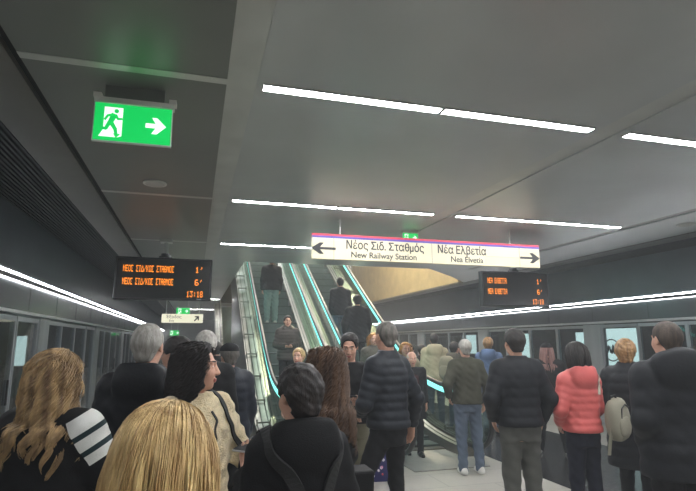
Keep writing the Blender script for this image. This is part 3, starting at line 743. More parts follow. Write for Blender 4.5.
def norm(v): v=np.array(v,float); return v/np.linalg.norm(v)
def person(label, x, y, z=0., head=0., h=1.72, res=.012, fs=.0065, look=0., nod=0., arms=(None,None), wide=1., hair='short', hmat=None, skin=0, top=None, legs=None, shoes=None, hairkw=None, feet=None, detail=True, group=None, lean=0.):
    """heading 0 faces +Y (away from the viewer); arms: (left,right) dicts with elbow e and wrist w in body coordinates"""
    t=thing('person', label, 'person', (x,y,z), math.radians(head), group)
    k=h/1.75; S=lambda p: tuple(v*k for v in p)
    R=k
    # joints
    def arm(side, a):
        sh=np.array((side*.168*wide,-.005,1.395))
        if a is None: a={}
        e=np.array(a.get('e',(.222,-.035,1.12))); w_=np.array(a.get('w',(.222,.045,.87)))
        if side<0: e=e*np.array((-1,1,1)) if 'abs' not in a else e; w_=w_*np.array((-1,1,1)) if 'abs' not in a else w_
        if 'e' not in a: e[0]*=wide; 
        if 'w' not in a: w_[0]*=wide
        return sh*k, e*k, w_*k, a
    AR=[arm(-1,arms[0]),arm(1,arms[1])]
    hy=np.array((0,.012+lean*.9,0)); hc=np.array((0,.012+lean,1.632-abs(lean)*.25))*k
    Mh=Euler((math.radians(nod),0,math.radians(look))).to_matrix(); Mn=np.array(Mh)
    def HP(p): return hc+Mn@(np.array(p,float)*k)
    # ---- body
    fx=[(-.11*k,.11*k)] ; fz=[(1.50*k,1.78*k)]; fy=[(-.11*k+lean*k,.14*k+lean*k)]
    hand_vis=[not (a[3].get('hide',False)) for a in AR]
    if not detail: fs_=res
    else: fs_=fs
    if detail:
        for (sh,e,w_,a),vis in zip(AR,hand_vis):
            if vis:
                d=norm(w_-e); c=w_+d*.09*k
                fx.append((c[0]-.1*k,c[0]+.1*k)); fy.append((c[1]-.1*k,c[1]+.1*k)); fz.append((c[2]-.11*k,c[2]+.11*k))
    ex=max(.34,max(abs(q) for a in AR for q in (a[1][0],a[2][0]))/k+.13)
    yy=[q[1]/k for a in AR for q in (a[1],a[2])]
    bb=[(-ex*k,ex*k),((min(-.22,min(yy)-.12))*k,(max(.26+lean,max(yy)+.22))*k),(-.02*k,1.82*k)]
    f=Field(bb,res,(fx,fy,fz),fs_)
    ft=feet or ((-.10,-.0),(.10,.0))
    KN=[]
    f.loft([(.80*k,0,0,.150*k*wide,.105*k),(.93*k,0,-.01*k,.165*k*wide,.118*k),(1.06*k,0,0,.140*k*wide,.100*k),(1.18*k,0,.005*k,.145*k*wide,.102*k),(1.30*k,0,.008*k,.160*k*wide,.110*k),(1.42*k,0,-.005*k,.140*k*wide,.085*k),(1.47*k,0,-.01*k,.07*k,.06*k)],k=.02)
    for sgn,(fx_,fy_) in zip((-1,1),ft):
        hp=np.array((sgn*.085*wide,0,.90))*k; an=np.array((fx_,fy_-.03,.09))*k; kn=(hp+an)/2+np.array((sgn*.004,.025,.03))*k; KN.append((hp,kn,an))
        f.cone(hp,kn,.078*k,.052*k); f.cone(kn,an,.052*k,.036*k); f.cone(an+np.array((0,-.02,-.05))*k,an+np.array((0,.15,-.06))*k,.034*k,.028*k)
    for sh,e,w_,a in AR:
        f.cone(sh,e,.050*k,.040*k); f.cone(e,w_,.039*k,.027*k)
    f.cone((0,-.012*k,1.44*k),HP((0,-.022,-.07)),.056*k,.052*k,k=.03)
    # head
    f.ell(HP((0,-.014,.030)),np.array((.074,.094,.086))*k,k=.02,M=Mh); f.ell(HP((0,.020,-.028)),np.array((.061,.072,.084))*k,k=.03,M=Mh)
    f.ell(HP((0,.032,-.078)),np.array((.044,.046,.036))*k,k=.03,M=Mh)
    if detail:
        f.cone(HP((0,.064,-.100)),HP((0,.06,-.095)),.017*k,.02*k,k=.02)
        for s in (-1,1):
            f.ell(HP((s*.030,.094,.006)),np.array((.017,.016,.010))*k,k=.016,op='s',M=Mh)
            f.ell(HP((s*.030,.074,.004)),np.array((.0135,.0135,.0135))*k,k=.004,M=Mh)
            f.cone(HP((s*.012,.088,.026)),HP((s*.046,.074,.025)),.008*k,.007*k,k=.012)
            f.ell(HP((s*.036,.058,-.032)),np.array((.022,.022,.022))*k,k=.03,M=Mh)
            f.ell(HP((s*.010,.097,-.036)),np.array((.009,.010,.008))*k,k=.008,M=Mh)
        f.cone(HP((0,.088,.010)),HP((0,.108,-.032)),.008*k,.0115*k,k=.012)
        f.ell(HP((0,.090,-.064)),np.array((.022,.011,.006))*k,k=.006,M=Mh); f.ell(HP((0,.088,-.075)),np.array((.018,.011,.007))*k,k=.006,M=Mh)
    for s in (-1,1): f.ell(HP((s*.076,-.012,-.008)),np.array((.010,.018,.031))*k,k=.008,M=Mh)
    # hands
    for (sh,e,w_,a),vis,side in zip(AR,hand_vis,(-1,1)):
        d=norm(w_-e)
        n0=np.array(a.get('n',(-side,0,0)),float); n0=n0-d*(n0@d); n0=norm(n0)
        wv=np.cross(d,n0); 
        fwd=np.array(a.get('thumb',(0,1,.3)),float)
        if wv@fwd<0: wv=-wv
        b=w_+d*.020*k
        curl=a.get('curl',.45)
        for o in (-.026,-.009,.009,.026): f.cone(w_+wv*o*.5*k,w_+(d*.088+wv*o*1.05)*k,.015*k,.0125*k,k=.012)
        if detail:
            for o,l in ((.030,.072),(.010,.082),(-.010,.077),(-.029,.060)):
                p0=w_+(d*.086+wv*o)*k; d1=norm(d+n0*curl*.6); p1=p0+d1*l*.48*k; d2=norm(d+n0*curl*2.0); p2=p1+d2*l*.52*k
                f.cone(p0,p1,.0098*k,.0088*k,k=.005); f.cone(p1,p2,.0088*k,.0072*k,k=.004)
            p0=w_+(d*.025+wv*.022)*k; p1=p0+norm(d*.75+wv*.62+n0*.25)*.048*k; p2=p1+norm(d*1.0+wv*.25+n0*.35)*.034*k
            f.cone(p0,p1,.0145*k,.011*k,k=.01); f.cone(p1,p2,.0105*k,.008*k,k=.004)
        else:
            f.cone(w_+d*.08*k,w_+norm(d+n0*curl)*.15*k,.018*k,.014*k,k=.02)
    V,Q=f.mesh()
    ctr=V[Q].mean(1); loc=(ctr-hc)@Mn/k
    idx=np.zeros(len(Q))
    if detail:
        for s in (-1,1):
            de=np.linalg.norm((loc-np.array((s*.030,.084,.004)))/np.array((.0125,.012,.0048)),axis=1); idx[de<1]=2
            de=np.linalg.norm((loc-np.array((s*.030,.088,.004)))/np.array((.0062,.012,.0052)),axis=1); idx[de<1]=1
            br=(np.abs(s*loc[:,0]-.030)<.020)&(np.abs(loc[:,2]-.029)<.0038)&(loc[:,1]>.06); idx[br]=4
        idx[(np.abs(loc[:,0])<.023)&(np.abs(loc[:,2]+.069)<.0095)&(loc[:,1]>.085)]=3
    np_mesh('body',V,Q,[SKIN[skin],M_eye,M_eyew,M_lip,M_brow],t,idx)
    # ---- trousers
    L=dict(mat=None,w=1.,end=.06,fold=.004); L.update(legs or {})
    f=Field([(-.30*k,.30*k),(-.24*k,.26*k),(.0,1.10*k)],max(res,.012))
    f.loft([(.80*k,0,-.005*k,.165*k*wide,.120*k),(.93*k,0,-.012*k,.178*k*wide,.132*k),(1.04*k,0,0,.160*k*wide,.115*k)],k=.02)
    w0=L['w']
    for (hp,kn,an) in KN:
        hp2=hp+np.array((0,0,-.02))*k; an2=an+np.array((0,0,L['end']-.09))*k
        f.cone(hp2,kn,.096*k*(.5+.5*w0),.068*k*w0,k=.03); f.cone(kn,an2,.068*k*w0,.054*k*w0,k=.03)
    if L['fold']: f.noise(L['fold'],30/k,len(label))
    zc=L['end']*k*.6
    f.cut(lambda x,y,z: zc-z)
    V,Q=f.mesh(); np_mesh('trousers',V,Q,[L['mat']],t)
    # ---- shoes
    for (hp,kn,an) in KN:
        sm,so=shoes or (M_black,M_black)
        c=np.array((an[0],an[1],0)); f=Field([(c[0]-.08*k,c[0]+.08*k),(c[1]-.12*k,c[1]+.24*k),(-.02,.16*k)],.009)
        f.cone(c+np.array((0,-.035,.045))*k,c+np.array((0,.07,.045))*k,.040*k,.044*k,k=.03); f.cone(c+np.array((0,.06,.04))*k,c+np.array((0,.155,.034))*k,.046*k,.036*k,k=.03); f.cone(c+np.array((0,-.025,.04))*k,c+np.array((0,-.01,.12))*k,.042*k,.040*k,k=.03)
        f.cut(lambda x,y,z: .004-z)
        V,Q=f.mesh(); zc_=V[Q].mean(1)[:,2]; np_mesh('shoe',V,Q,[sm,so],t,(zc_<.028).astype(int))
    # ---- top garment
    T=dict(mat=None,hem=.88,th=.025,q=None,flare=.0,hood=False,collar=True,sleeve=1.0,fold=.0028,cuff=None,scarf=None,sy=1.0,fine=None); T.update(top or {})
    th=T['th']; q=(T['q'][0]*k,T['q'][1]*k) if T['q'] else None
    hem=T['hem']; fl=T['flare']
    exx=ex+.08
    f=Field([(-exx*k,exx*k),(bb[1][0]-.08*k,bb[1][1]+.02*k),((min(hem,.8)-.06)*k,1.62*k)],T['fine'] or max(res*.9,.009))
    f.loft([(hem*k,0,-.005*k,(.172*wide+th+fl)*k,(.128*T['sy']+th+fl*.7)*k),(max(hem+.03,.95)*k,0,-.008*k,(.172*wide+th+fl*.4)*k,(.126*T['sy']+th+fl*.3)*k),(1.08*k,0,0,(.152*wide+th)*k,(.112*T['sy']+th)*k),(1.20*k,0,.004*k,(.158*wide+th)*k,(.116*T['sy']+th)*k),(1.32*k,0,.004*k,(.170*wide+th)*k,(.118*T['sy']+th)*k),(1.40*k,0,-.004*k,(.150*wide+th*.7)*k,(.102+th*.8)*k),(1.46*k,0,-.012*k,(.095*wide+th*.5)*k,(.078+th*.6)*k),(1.505*k,0,-.014*k,.07*k,.066*k)],k=.02,q=q)
    for (sh,e,w_,a) in AR:
        d=norm(w_-e); we=e+(w_-e)*T['sleeve']
        f.cone((np.sign(sh[0])*.055*k,-.012*k,1.455*k),sh+np.array((0,0,.012))*k,(.046+th*.35)*k,(.052+th*.45)*k,k=.05)
        f.cone(sh,e,(.060+th*.6)*k,(.046+th*.55)*k,k=.05,q=q); f.cone(e,we-d*.03*k,(.046+th*.55)*k,(.034+th*.5)*k,k=.02,q=q)
    if T['fold']: f.noise(T['fold']*(.45 if q else 1),34/k,len(label)+3)
    for (sh,e,w_,a) in AR:   # open the cuffs
        d=norm(w_-e); we=e+(w_-e)*T['sleeve']
        f.cone(we+d*.0*k,we+d*.12*k,.036*k,.036*k,k=.004,op='s')
    if T['collar']:
        ch=T['collar'] if isinstance(T['collar'],float) else .055
        f.cone((0,-.014*k,1.45*k),(0,(-.006+lean*.4)*k,(1.455+ch)*k),(.070+th*.5)*k,(.064+th*.45)*k,k=.02)
        f.cone((0,-.010*k,1.50*k),(0,(.0+lean*.5)*k,1.70*k),.060*k,.062*k,k=.006,op='s')
        cz=(1.468+ch)*k; f.cut(lambda x,y,z: z-cz-.25*(-(y))*0-.0)
    if T['hood']:
        hs=T['hood'] if isinstance(T['hood'],float) else 1.
        f.ell((0,-.118*k,1.435*k),(.128*hs*k,.058*hs*k,.105*hs*k),k=.02); 
        for s in (-1,1): f.cone((s*.085*hs*k,-.085*k,1.49*k),(s*.070*k,.055*k,1.475*k),.040*hs*k,.028*k,k=.03)
        f.cone((-.075*hs*k,-.11*k,1.51*k),(.075*hs*k,-.11*k,1.51*k),.032*hs*k,.032*hs*k,k=.02)
        f.ell((0,-.055*k,1.56*k),(.068*k,.058*k,.06*k),k=.012,op='s')
    V,Q=f.mesh(); jk=np_mesh(T.get('name','jacket'),V,Q,[T['mat']],t)
    # ---- hair
    if hair and hair!='none':
        kw=dict(hairkw or {}); hm=hmat
        f=Field([(hc[0]-.20*k,hc[0]+.20*k),(hc[1]-.25*k,hc[1]+.20*k),(hc[2]-.30*k,hc[2]+.18*k)],min(res,.009))
        th_=kw.get('th',.012) if not kw.get('n') else kw.get('vol',0)+.003
        f.ell(HP((0,-.018,.034)),np.array((.076+th_,.095+th_,.086+th_))*k,k=.01,M=Mh)
        back=kw.get('nape',-.075)
        f.cone(HP((0,-.052,.0)),HP((0,-.058,back+.03)),(.064+th_)*k,(.046+th_)*k,k=.03)
        # carve the face, keep a hairline
        for s_ in (-1,1): f.ell(HP((s_*.022,.108,-.030)),np.array((.064,.082,.130))*k,k=.010,op='s',M=Mh)
        if hair in('short','bald'):
            for s in (-1,1): f.ell(HP((s*.085,.012,-.045)),np.array((.034,.055,.055))*k,k=.008,op='s',M=Mh)
            Mi=Mn.T
            def nape(x,y,z):
                p=np.stack([x-hc[0],y-hc[1],z-hc[2]]); l=np.tensordot(Mi,p,1)/k
                return ((back-.012)+np.maximum(0,(l[1]+.02))*.75-l[2])*k
            f.cut(nape)
            if hair=='bald': f.ell(HP((0,.02,.085)),np.array((.082,.105,.085))*k,k=.012,op='s',M=Mh)
            f.noise(kw.get('rough',.0022),95/k,3)
        else:
            f.noise(.0015,80/k,3)
        V,Q=f.mesh()
        if kw.get('n'):
            cols=[(HP((0,-.014,.032)),(np.array((.082,.100,.094))+kw.get('vol',0))*k),(HP((0,.0,-.05)),np.array((.078,.085,.09))*k),(np.array((0,-.01,1.36))*k,np.array((.19*wide,.112+th*.6,.10))*k),(np.array((0,-.0,1.16))*k,np.array((.185*wide,.122+th*.9,.26))*k)]
            sv,sq=hair_strands(kw['n'],kw['len']*k,HP((0,-.014,.032)),(np.array((.081,.099,.093))+kw.get('vol',0))*k,cols,len(label),**{a:b for a,b in kw.items() if a in('wave','wfreq','curl','width','clump','part','spread','lift','face','backness','grav','ramp','nclump','ds','guard')})
            # turn the strand field with the head when it looks sideways
            if look and not kw.get('noturn'):
                c2=hc; wgt=np.clip((sv[:,2]-(hc[2]-.22*k))/(.12*k),0,1); an=math.radians(look)*wgt; dx=sv[:,0]-c2[0]; dy=sv[:,1]-c2[1]
                sv=np.stack([c2[0]+dx*np.cos(an)-dy*np.sin(an), c2[1]+dx*np.sin(an)+dy*np.cos(an), sv[:,2]],1)
            Q=np.concatenate([Q,sq+len(V)]); V=np.concatenate([V,sv])
        np_mesh('hair',V,Q,[hm],t)
    t_info=dict(AR=AR,HP=HP,k=k,hc=hc,Mh=Mh,jacket=jk,KN=KN,th=th,wide=wide)
    return t,t_info
def world(t,p): return Matrix.Translation(t.location)@Matrix.Rotation(t.rotation_euler[2],4,'Z')@Vector(p)

def fab(n,c,rough=.75,noise=.10,bump=.25,bs=220,spec=.25,**k): return mat('cloth_'+n,c,rough,noise=noise,nscale=k.pop('ns',7),bump=bump,bscale=bs,spec=spec,**k)
F_BLK=fab('black',(15,15,17)); F_NAVYBLK=fab('black_nylon',(17,19,24),.58,bump=.12,bs=60); F_NAVY=fab('navy_nylon',(24,29,40),.5,bump=.12,bs=60)
F_SLATE=fab('slate_nylon',(30,33,39),.48,bump=.12,bs=60); F_OLIVE=fab('olive',(62,61,48)); F_CREAM=fab('cream_fleece',(214,196,158),.95,noise=.12,bump=1.0,bs=150,ns=40,sheen=.3)
F_JEANS=fab('blue_denim',(86,98,114),.85,noise=.18,ns=5); F_LJEANS=fab('pale_denim',(142,164,160),.85,noise=.12,ns=5); F_GREYT=fab('grey_trouser',(80,80,75)); F_KHAKI=fab('khaki',(112,108,88))
F_CORAL=fab('coral_nylon',(196,94,90),.38,noise=.08,bump=.15,bs=45); F_BEIGE=fab('beige',(176,166,136)); F_BRPUF=fab('brown_puffer',(66,60,54),.35,bump=.12,bs=60); F_NAVYT=fab('navy_trouser',(20,22,36)); F_DKRED=fab('dark_red',(62,30,30)); F_BLUEH=fab('blue_hood',(96,116,150)); F_DGREEN=fab('dark_teal',(24,44,48)); F_BAG=fab('bag_canvas',(140,136,120),.8); F_BAGBLK=fab('bag_black',(20,20,22),.6); F_BAGNAVY=fab('bag_navy',(38,38,92),.5); F_WHITE=fab('white_cloth',(214,214,208),.7); F_GREYBR=fab('grey_brown',(84,80,70)); F_TAN=fab('tan_paper',(186,152,110),.8)
M_whiteshoe=mat('white_shoe',(214,212,206),.5); M_greysole=mat('grey_sole',(120,120,116),.6)

DOWN={}
POCK=dict(e=(.300,-.085,1.16),w=(.235,.055,.985),hide=True)
FRONT=dict(e=(.245,.02,1.14),w=(.07,.20,1.10),n=(0,0,1),thumb=(0,.2,1),hide=True)
# ------------------------------------------------------------------ the crowd
INFO={}
def P(key,*a,**k):
    INFO[key]=person(*a,**k); return INFO[key]
P('hairgirl','woman with long wavy light brown hair and white striped shoulder panel, at the left edge',-.575,2.62,head=-28,h=1.665,look=0,hair='long',hmat=mat('hair_ombre',(112,86,58),.4,rgb2=(206,172,122),nscale=20,stretch=(1.5,1.5,.15),bump=.3,bscale=140),
  hairkw=dict(n=2000,len=.45,wave=.017,wfreq=52,width=.0026,clump=1.6,nclump=45,ds=.012,vol=.002,spread=.0,curl=.3),arms=(None,dict(e=(.30,.07,1.15),w=(.22,.25,1.06),hide=True)),top=dict(mat=F_BLK,hem=.86,th=.045,collar=.05,flare=.01),legs=dict(mat=F_BLK,w=1.0))
P('greyman','grey haired man in black padded jacket seen from behind, left of the departure board',-.255,3.25,head=-16,h=1.80,wide=1.0,hair='short',hmat=H_GREY,hairkw=dict(th=.008,rough=.0015),top=dict(mat=F_NAVYBLK,hem=.80,th=.045,hood=1.05,collar=.065),legs=dict(mat=F_BLK))
P('fleece','woman in cream fleece with dark curly hair, face in profile to the right',0.02,2.9,head=-140,h=1.685,look=42,res=.010,fs=.0045,hair='long',hmat=H_DARK,
  hairkw=dict(n=2000,len=.40,wave=.014,wfreq=120,width=.0024,clump=1.6,nclump=70,ds=.010,vol=.008,spread=.02,backness=.9,grav=.22,ramp=9,guard=True,curl=.6,face=.30,part=-.1),
  arms=(dict(e=(.275,.08,1.15),w=(.27,.30,1.08),n=(1,0,0),thumb=(0,0,1),hide=True),dict(e=(.26,-.02,1.13),w=(.22,.17,.97),hide=True)),
  top=dict(mat=F_CREAM,hem=.80,th=.040,collar=.03,name='fleece_jacket',fold=.006),legs=dict(mat=fab('mid_grey',(110,106,100))))
P('blonde','woman with blonde shoulder length hair in the foreground, seen from behind',-.045,1.13,head=-14,h=1.573,hair='long',hmat=H_BLOND,res=.012,
  hairkw=dict(n=4200,len=.40,wave=.005,wfreq=16,width=.0019,clump=.5,vol=.008,part=.12),top=dict(mat=F_BLK,hem=.85,th=.03,collar=.05),legs=dict(mat=F_BLK))
P('hood','person with short black hair in black hooded jacket looking at a phone, seen from behind',.41,2.10,head=6,h=1.60,look=14,nod=-8,wide=.80,hair='short',hmat=H_DARK,hairkw=dict(th=.017,rough=.005,nape=-.085),res=.011,fs=.005,
  arms=(dict(e=(-.215,.0,1.09),w=(-.165,.25,1.28),abs=1,n=(.25,.1,1),thumb=(.6,.5,.6),curl=.35),dict(e=(.225,-.03,1.10),w=(.20,.10,.92),hide=True)),
  top=dict(mat=F_BLK,hem=.80,th=.045,hood=1.15,collar=.05,sleeve=1.0),legs=dict(mat=F_BLK))
P('curly','woman with very long brown curly hair behind the black hooded jacket',.72,3.0,head=40,h=1.65,look=15,hair='long',hmat=H_BROWN,
  hairkw=dict(n=1500,len=.54,wave=.015,wfreq=125,width=.0026,ramp=8,clump=1.6,nclump=70,ds=.010,vol=.016,spread=.02,curl=.8),top=dict(mat=F_BLK,hem=.85,th=.03,collar=.05),legs=dict(mat=F_KHAKI))
P('phoneman','dark haired man in black sweater facing the viewer and looking down at hands',1.47,5.0,head=168,h=1.77,nod=-18,look=-8,fs=.0055,hair='short',hmat=H_DARK,hairkw=dict(th=.016,rough=.003),
  arms=(dict(e=(.26,.00,1.12),w=(.075,.24,1.13),n=(0,-.5,1),thumb=(1,.2,.6),curl=.7),dict(e=(.26,.0,1.12),w=(.055,.27,1.15),n=(0,-.5,1),thumb=(-1,.2,.6),curl=.7)),
  top=dict(mat=F_BLK,hem=.93,th=.022,collar=.02,name='sweater'),legs=dict(mat=F_KHAKI))
P('tallpuffer','tall man in black quilted puffer jacket and black trousers beside the blue bag',1.60,4.3,head=24,h=1.87,look=-12,wide=.82,feet=((-.34,.15),(.10,0)),hair='short',hmat=H_DGREY,hairkw=dict(th=.004,rough=.001),
  arms=(dict(e=(.23,.02,1.12),w=(.12,.20,1.02),hide=True),dict(e=(.270,-.06,1.14),w=(.31,.03,.91))),top=dict(mat=F_SLATE,hem=.93,th=.033,q=(.066,.007),collar=.055),legs=dict(mat=F_BLK,w=.88))
P('bald','older bald man in dark coat and dark red sweater walking off the right escalator',3.28,7.7,head=172,h=1.54,nod=-10,hair='bald',hmat=H_WHITE,hairkw=dict(th=.007),feet=((-.09,.12),(.09,-.10)),
  top=dict(mat=F_BLK,hem=.62,th=.035,flare=.03,collar=.02,name='coat'),legs=dict(mat=F_BLK))
P('yellow','woman with golden blonde hair half hidden behind the tall puffer jacket man',3.42,8.3,head=175,h=1.68,hair='long',hmat=H_ORANGE,hairkw=dict(guard=True,n=420,len=.30,wave=.006,wfreq=25,width=.006,th=.012),top=dict(mat=F_BEIGE,hem=.80,th=.035),legs=dict(mat=F_BLK),res=.014,fs=.008)
P('orange','woman with golden hair on the lowest step of the right escalator',3.22,9.35,z=.19,head=178,h=1.66,hair='long',hmat=H_ORANGE,hairkw=dict(guard=True,n=420,len=.30,wave=.006,wfreq=25,width=.006,th=.014),top=dict(mat=F_GREYBR,hem=.80,th=.035),legs=dict(mat=F_BLK),res=.014,fs=.008)
P('beigecoat','man in beige hooded coat seen from behind beyond the cyan lit balustrade',4.72,9.9,head=-20,h=1.85,hair='short',hmat=H_DARK,top=dict(mat=F_BEIGE,hem=.80,th=.055,hood=1.25,collar=.08,name='coat'),legs=dict(mat=F_JEANS),res=.014,detail=False)
P('brownpack','bearded man in olive jacket with backpack turning right beyond the balustrade',4.86,9.3,head=-60,h=1.68,hair='short',hmat=H_DARK,hairkw=dict(th=.014),top=dict(mat=F_GREYBR,hem=.85,th=.04,hood=1.1,collar=.06),legs=dict(mat=F_JEANS),res=.014,fs=.008)
P('bluehood','young man with brown hair and blue hood near the right glass doors',5.42,9.0,head=-35,h=1.76,hair='short',hmat=H_LBROWN,hairkw=dict(th=.022,rough=.004),top=dict(mat=F_BLUEH,hem=.85,th=.035,hood=1.1,collar=.06),legs=dict(mat=F_JEANS),res=.014,detail=False)
P('jeansman','grey haired man in olive jacket, blue jeans and white shoes, seen from behind',3.54,6.47,head=-10,h=1.72,wide=1.0,hair='short',hmat=H_GREY,hairkw=dict(th=.010),feet=((-.10,0),(.14,.02)),
  arms=(POCK,dict(e=(.285,-.04,1.12),w=(.265,.05,.90))),top=dict(mat=F_OLIVE,hem=.90,th=.035,collar=.05),legs=dict(mat=F_JEANS,w=1.12,fold=.006),shoes=(M_whiteshoe,M_whiteshoe))
P('blackpuffer','broad man in black quilted jacket and grey trousers with elbows out, seen from behind',2.87,4.3,head=-8,h=1.81,wide=.95,hair='short',hmat=H_DARK,hairkw=dict(th=.012),
  arms=(dict(e=(.275,-.06,1.15),w=(.215,.05,.97),hide=True),dict(e=(.27,-.06,1.15),w=(.235,.04,.955))),top=dict(mat=F_NAVYBLK,hem=.92,th=.040,q=(.08,.004),collar=.05),legs=dict(mat=F_GREYT,w=1.1))
P('blackwoman','woman in wide black trousers and white shoes with long reddish hair and dark cap',5.38,7.2,head=-30,h=1.66,hair='long',hmat=H_PINK,hairkw=dict(n=500,len=.42,wave=.004,wfreq=15,width=.006,th=.012),feet=((-.22,.05),(.22,-.05)),
  top=dict(mat=F_BLK,hem=.75,th=.04),legs=dict(mat=F_BLK,w=1.35),shoes=(M_whiteshoe,M_whiteshoe),res=.013)
P('coral','woman in coral pink puffer jacket with black hair, seen from behind',3.46,4.2,head=-6,h=1.67,wide=.82,hair='long',hmat=H_DARK,hairkw=dict(n=1200,len=.19,wave=.003,wfreq=15,width=.0045,vol=.016),
  arms=(dict(e=(.24,-.04,1.14),w=(.17,.10,.99),hide=True),dict(e=(.195,.02,1.13),w=(.13,.18,1.0),hide=True)),top=dict(mat=F_CORAL,hem=.93,th=.038,q=(.066,.006),hood=1.05,collar=.05),legs=dict(mat=F_NAVYT,w=.98))
P('darkcoat','woman with short golden hair in long dark quilted coat, right of the coral jacket',4.13,4.3,head=-62,h=1.70,look=10,hair='short',hmat=H_LBROWN,hairkw=dict(th=.024,rough=.004,nape=-.09),
  arms=(dict(e=(.26,.0,1.14),w=(.20,.15,1.0),hide=True),dict(e=(.26,-.02,1.13),w=(.2,.14,1.0),hide=True)),top=dict(mat=F_NAVYBLK,hem=.53,th=.05,q=(.10,.008),flare=.03,collar=.075,name='coat'),legs=dict(mat=F_BLK),shoes=(M_whiteshoe,M_whiteshoe))
P('big','large man in black padded hooded jacket with cropped hair at the right edge',3.15,2.90,head=-12,h=1.83,wide=1.10,hair='short',hmat=H_CROP,hairkw=dict(th=.004,rough=.001),arms=(dict(e=(.25,-.06,1.13),w=(.17,.09,.98),hide=True),dict(e=(.25,-.06,1.13),w=(.17,.09,.98),hide=True)),
  top=dict(mat=F_NAVYBLK,hem=.78,th=.055,q=(.11,.005),hood=1.45,collar=.06),legs=dict(mat=F_BLK,w=1.2))
P('dark20','dark haired person with glasses just behind the woman in cream fleece',-.12,4.1,head=35,h=1.73,look=25,hair='short',hmat=H_DARK,hairkw=dict(th=.018),top=dict(mat=F_BLK,hem=.85,th=.035),legs=dict(mat=F_BLK),res=.014)
P('grey21','pale grey haired man beyond the woman in cream fleece',.10,4.75,head=10,h=1.79,hair='short',hmat=H_WHITE,hairkw=dict(th=.012),top=dict(mat=F_BLK,hem=.85,th=.035),legs=dict(mat=F_BLK),res=.014,detail=False)
P('beret','person in black cap and dark navy puffer jacket below the distant staircase',.33,5.2,head=20,h=1.68,hair='short',hmat=H_DGREY,top=dict(mat=F_NAVY,hem=.75,th=.055,q=(.09,.007),collar=.06),legs=dict(mat=F_BLK),res=.014,detail=False)
P('far1','far away dark haired person at the foot of the distant staircase',.36,9.0,head=10,h=1.70,hair='short',hmat=H_DARK,top=dict(mat=F_BLK,hem=.85,th=.035),legs=dict(mat=F_BLK),res=.02,detail=False)
P('esc1','person in black jacket and pale jeans riding up the left escalator',1.76,12.75,z=2.13,head=0,h=1.66,hair='short',hmat=H_DARK,hairkw=dict(th=.02,rough=.003),top=dict(mat=F_BLK,hem=.85,th=.055),legs=dict(mat=F_LJEANS,w=1.3,fold=.005),shoes=(M_whiteshoe,M_whiteshoe),res=.015,detail=False)
P('esc1w','woman in dark brown shiny puffer jacket facing the viewer on the left escalator',1.74,10.2,z=.62,head=176,h=1.58,hair='short',hmat=H_DARK,hairkw=dict(th=.016,nape=-.1),arms=(FRONT,dict(e=(.25,.01,1.13),w=(.05,.22,1.10),n=(0,0,1),thumb=(0,.2,1),curl=.9)),
  top=dict(mat=F_BRPUF,hem=.82,th=.05,q=(.07,.008),hood=1.2,collar=.08),legs=dict(mat=F_BLK),res=.013,fs=.007)
P('blchild','person with short blond hair facing the viewer at the foot of left escalator',1.43,7.4,head=150,h=1.60,hair='short',hmat=H_BLOND,hairkw=dict(th=.02,rough=.003),top=dict(mat=F_BLK,hem=.85,th=.035),legs=dict(mat=F_BLK),res=.014,fs=.008)
P('esc2a','upper man in dark jacket riding up the right escalator',3.18,11.55,z=1.46,head=0,h=1.70,hair='short',hmat=H_DARK,top=dict(mat=F_NAVYBLK,hem=.85,th=.035),legs=dict(mat=F_JEANS),res=.015,detail=False)
P('esc2b','person in loose black jacket standing lower on the right escalator',3.34,10.75,z=.98,head=0,h=1.70,hair='short',hmat=H_DARK,hairkw=dict(th=.018),arms=(dict(e=(.30,-.03,1.13),w=(.26,.06,.92)),None),wide=1.1,top=dict(mat=F_BLK,hem=.72,th=.06),legs=dict(mat=F_BLK),res=.015,detail=False)
P('dk1','dark haired person far behind the bald man',4.62,10.9,head=150,h=1.62,hair='short',hmat=H_DARK,hairkw=dict(th=.02),top=dict(mat=F_BLK,hem=.85,th=.035),legs=dict(mat=F_BLK),res=.016,detail=False)
P('dk2','dark haired person left of the beige hooded coat',4.72,10.55,head=-10,h=1.62,hair='long',hmat=H_DARK,hairkw=dict(th=.02),top=dict(mat=F_BLK,hem=.85,th=.035),legs=dict(mat=F_BLK),res=.016,detail=False)
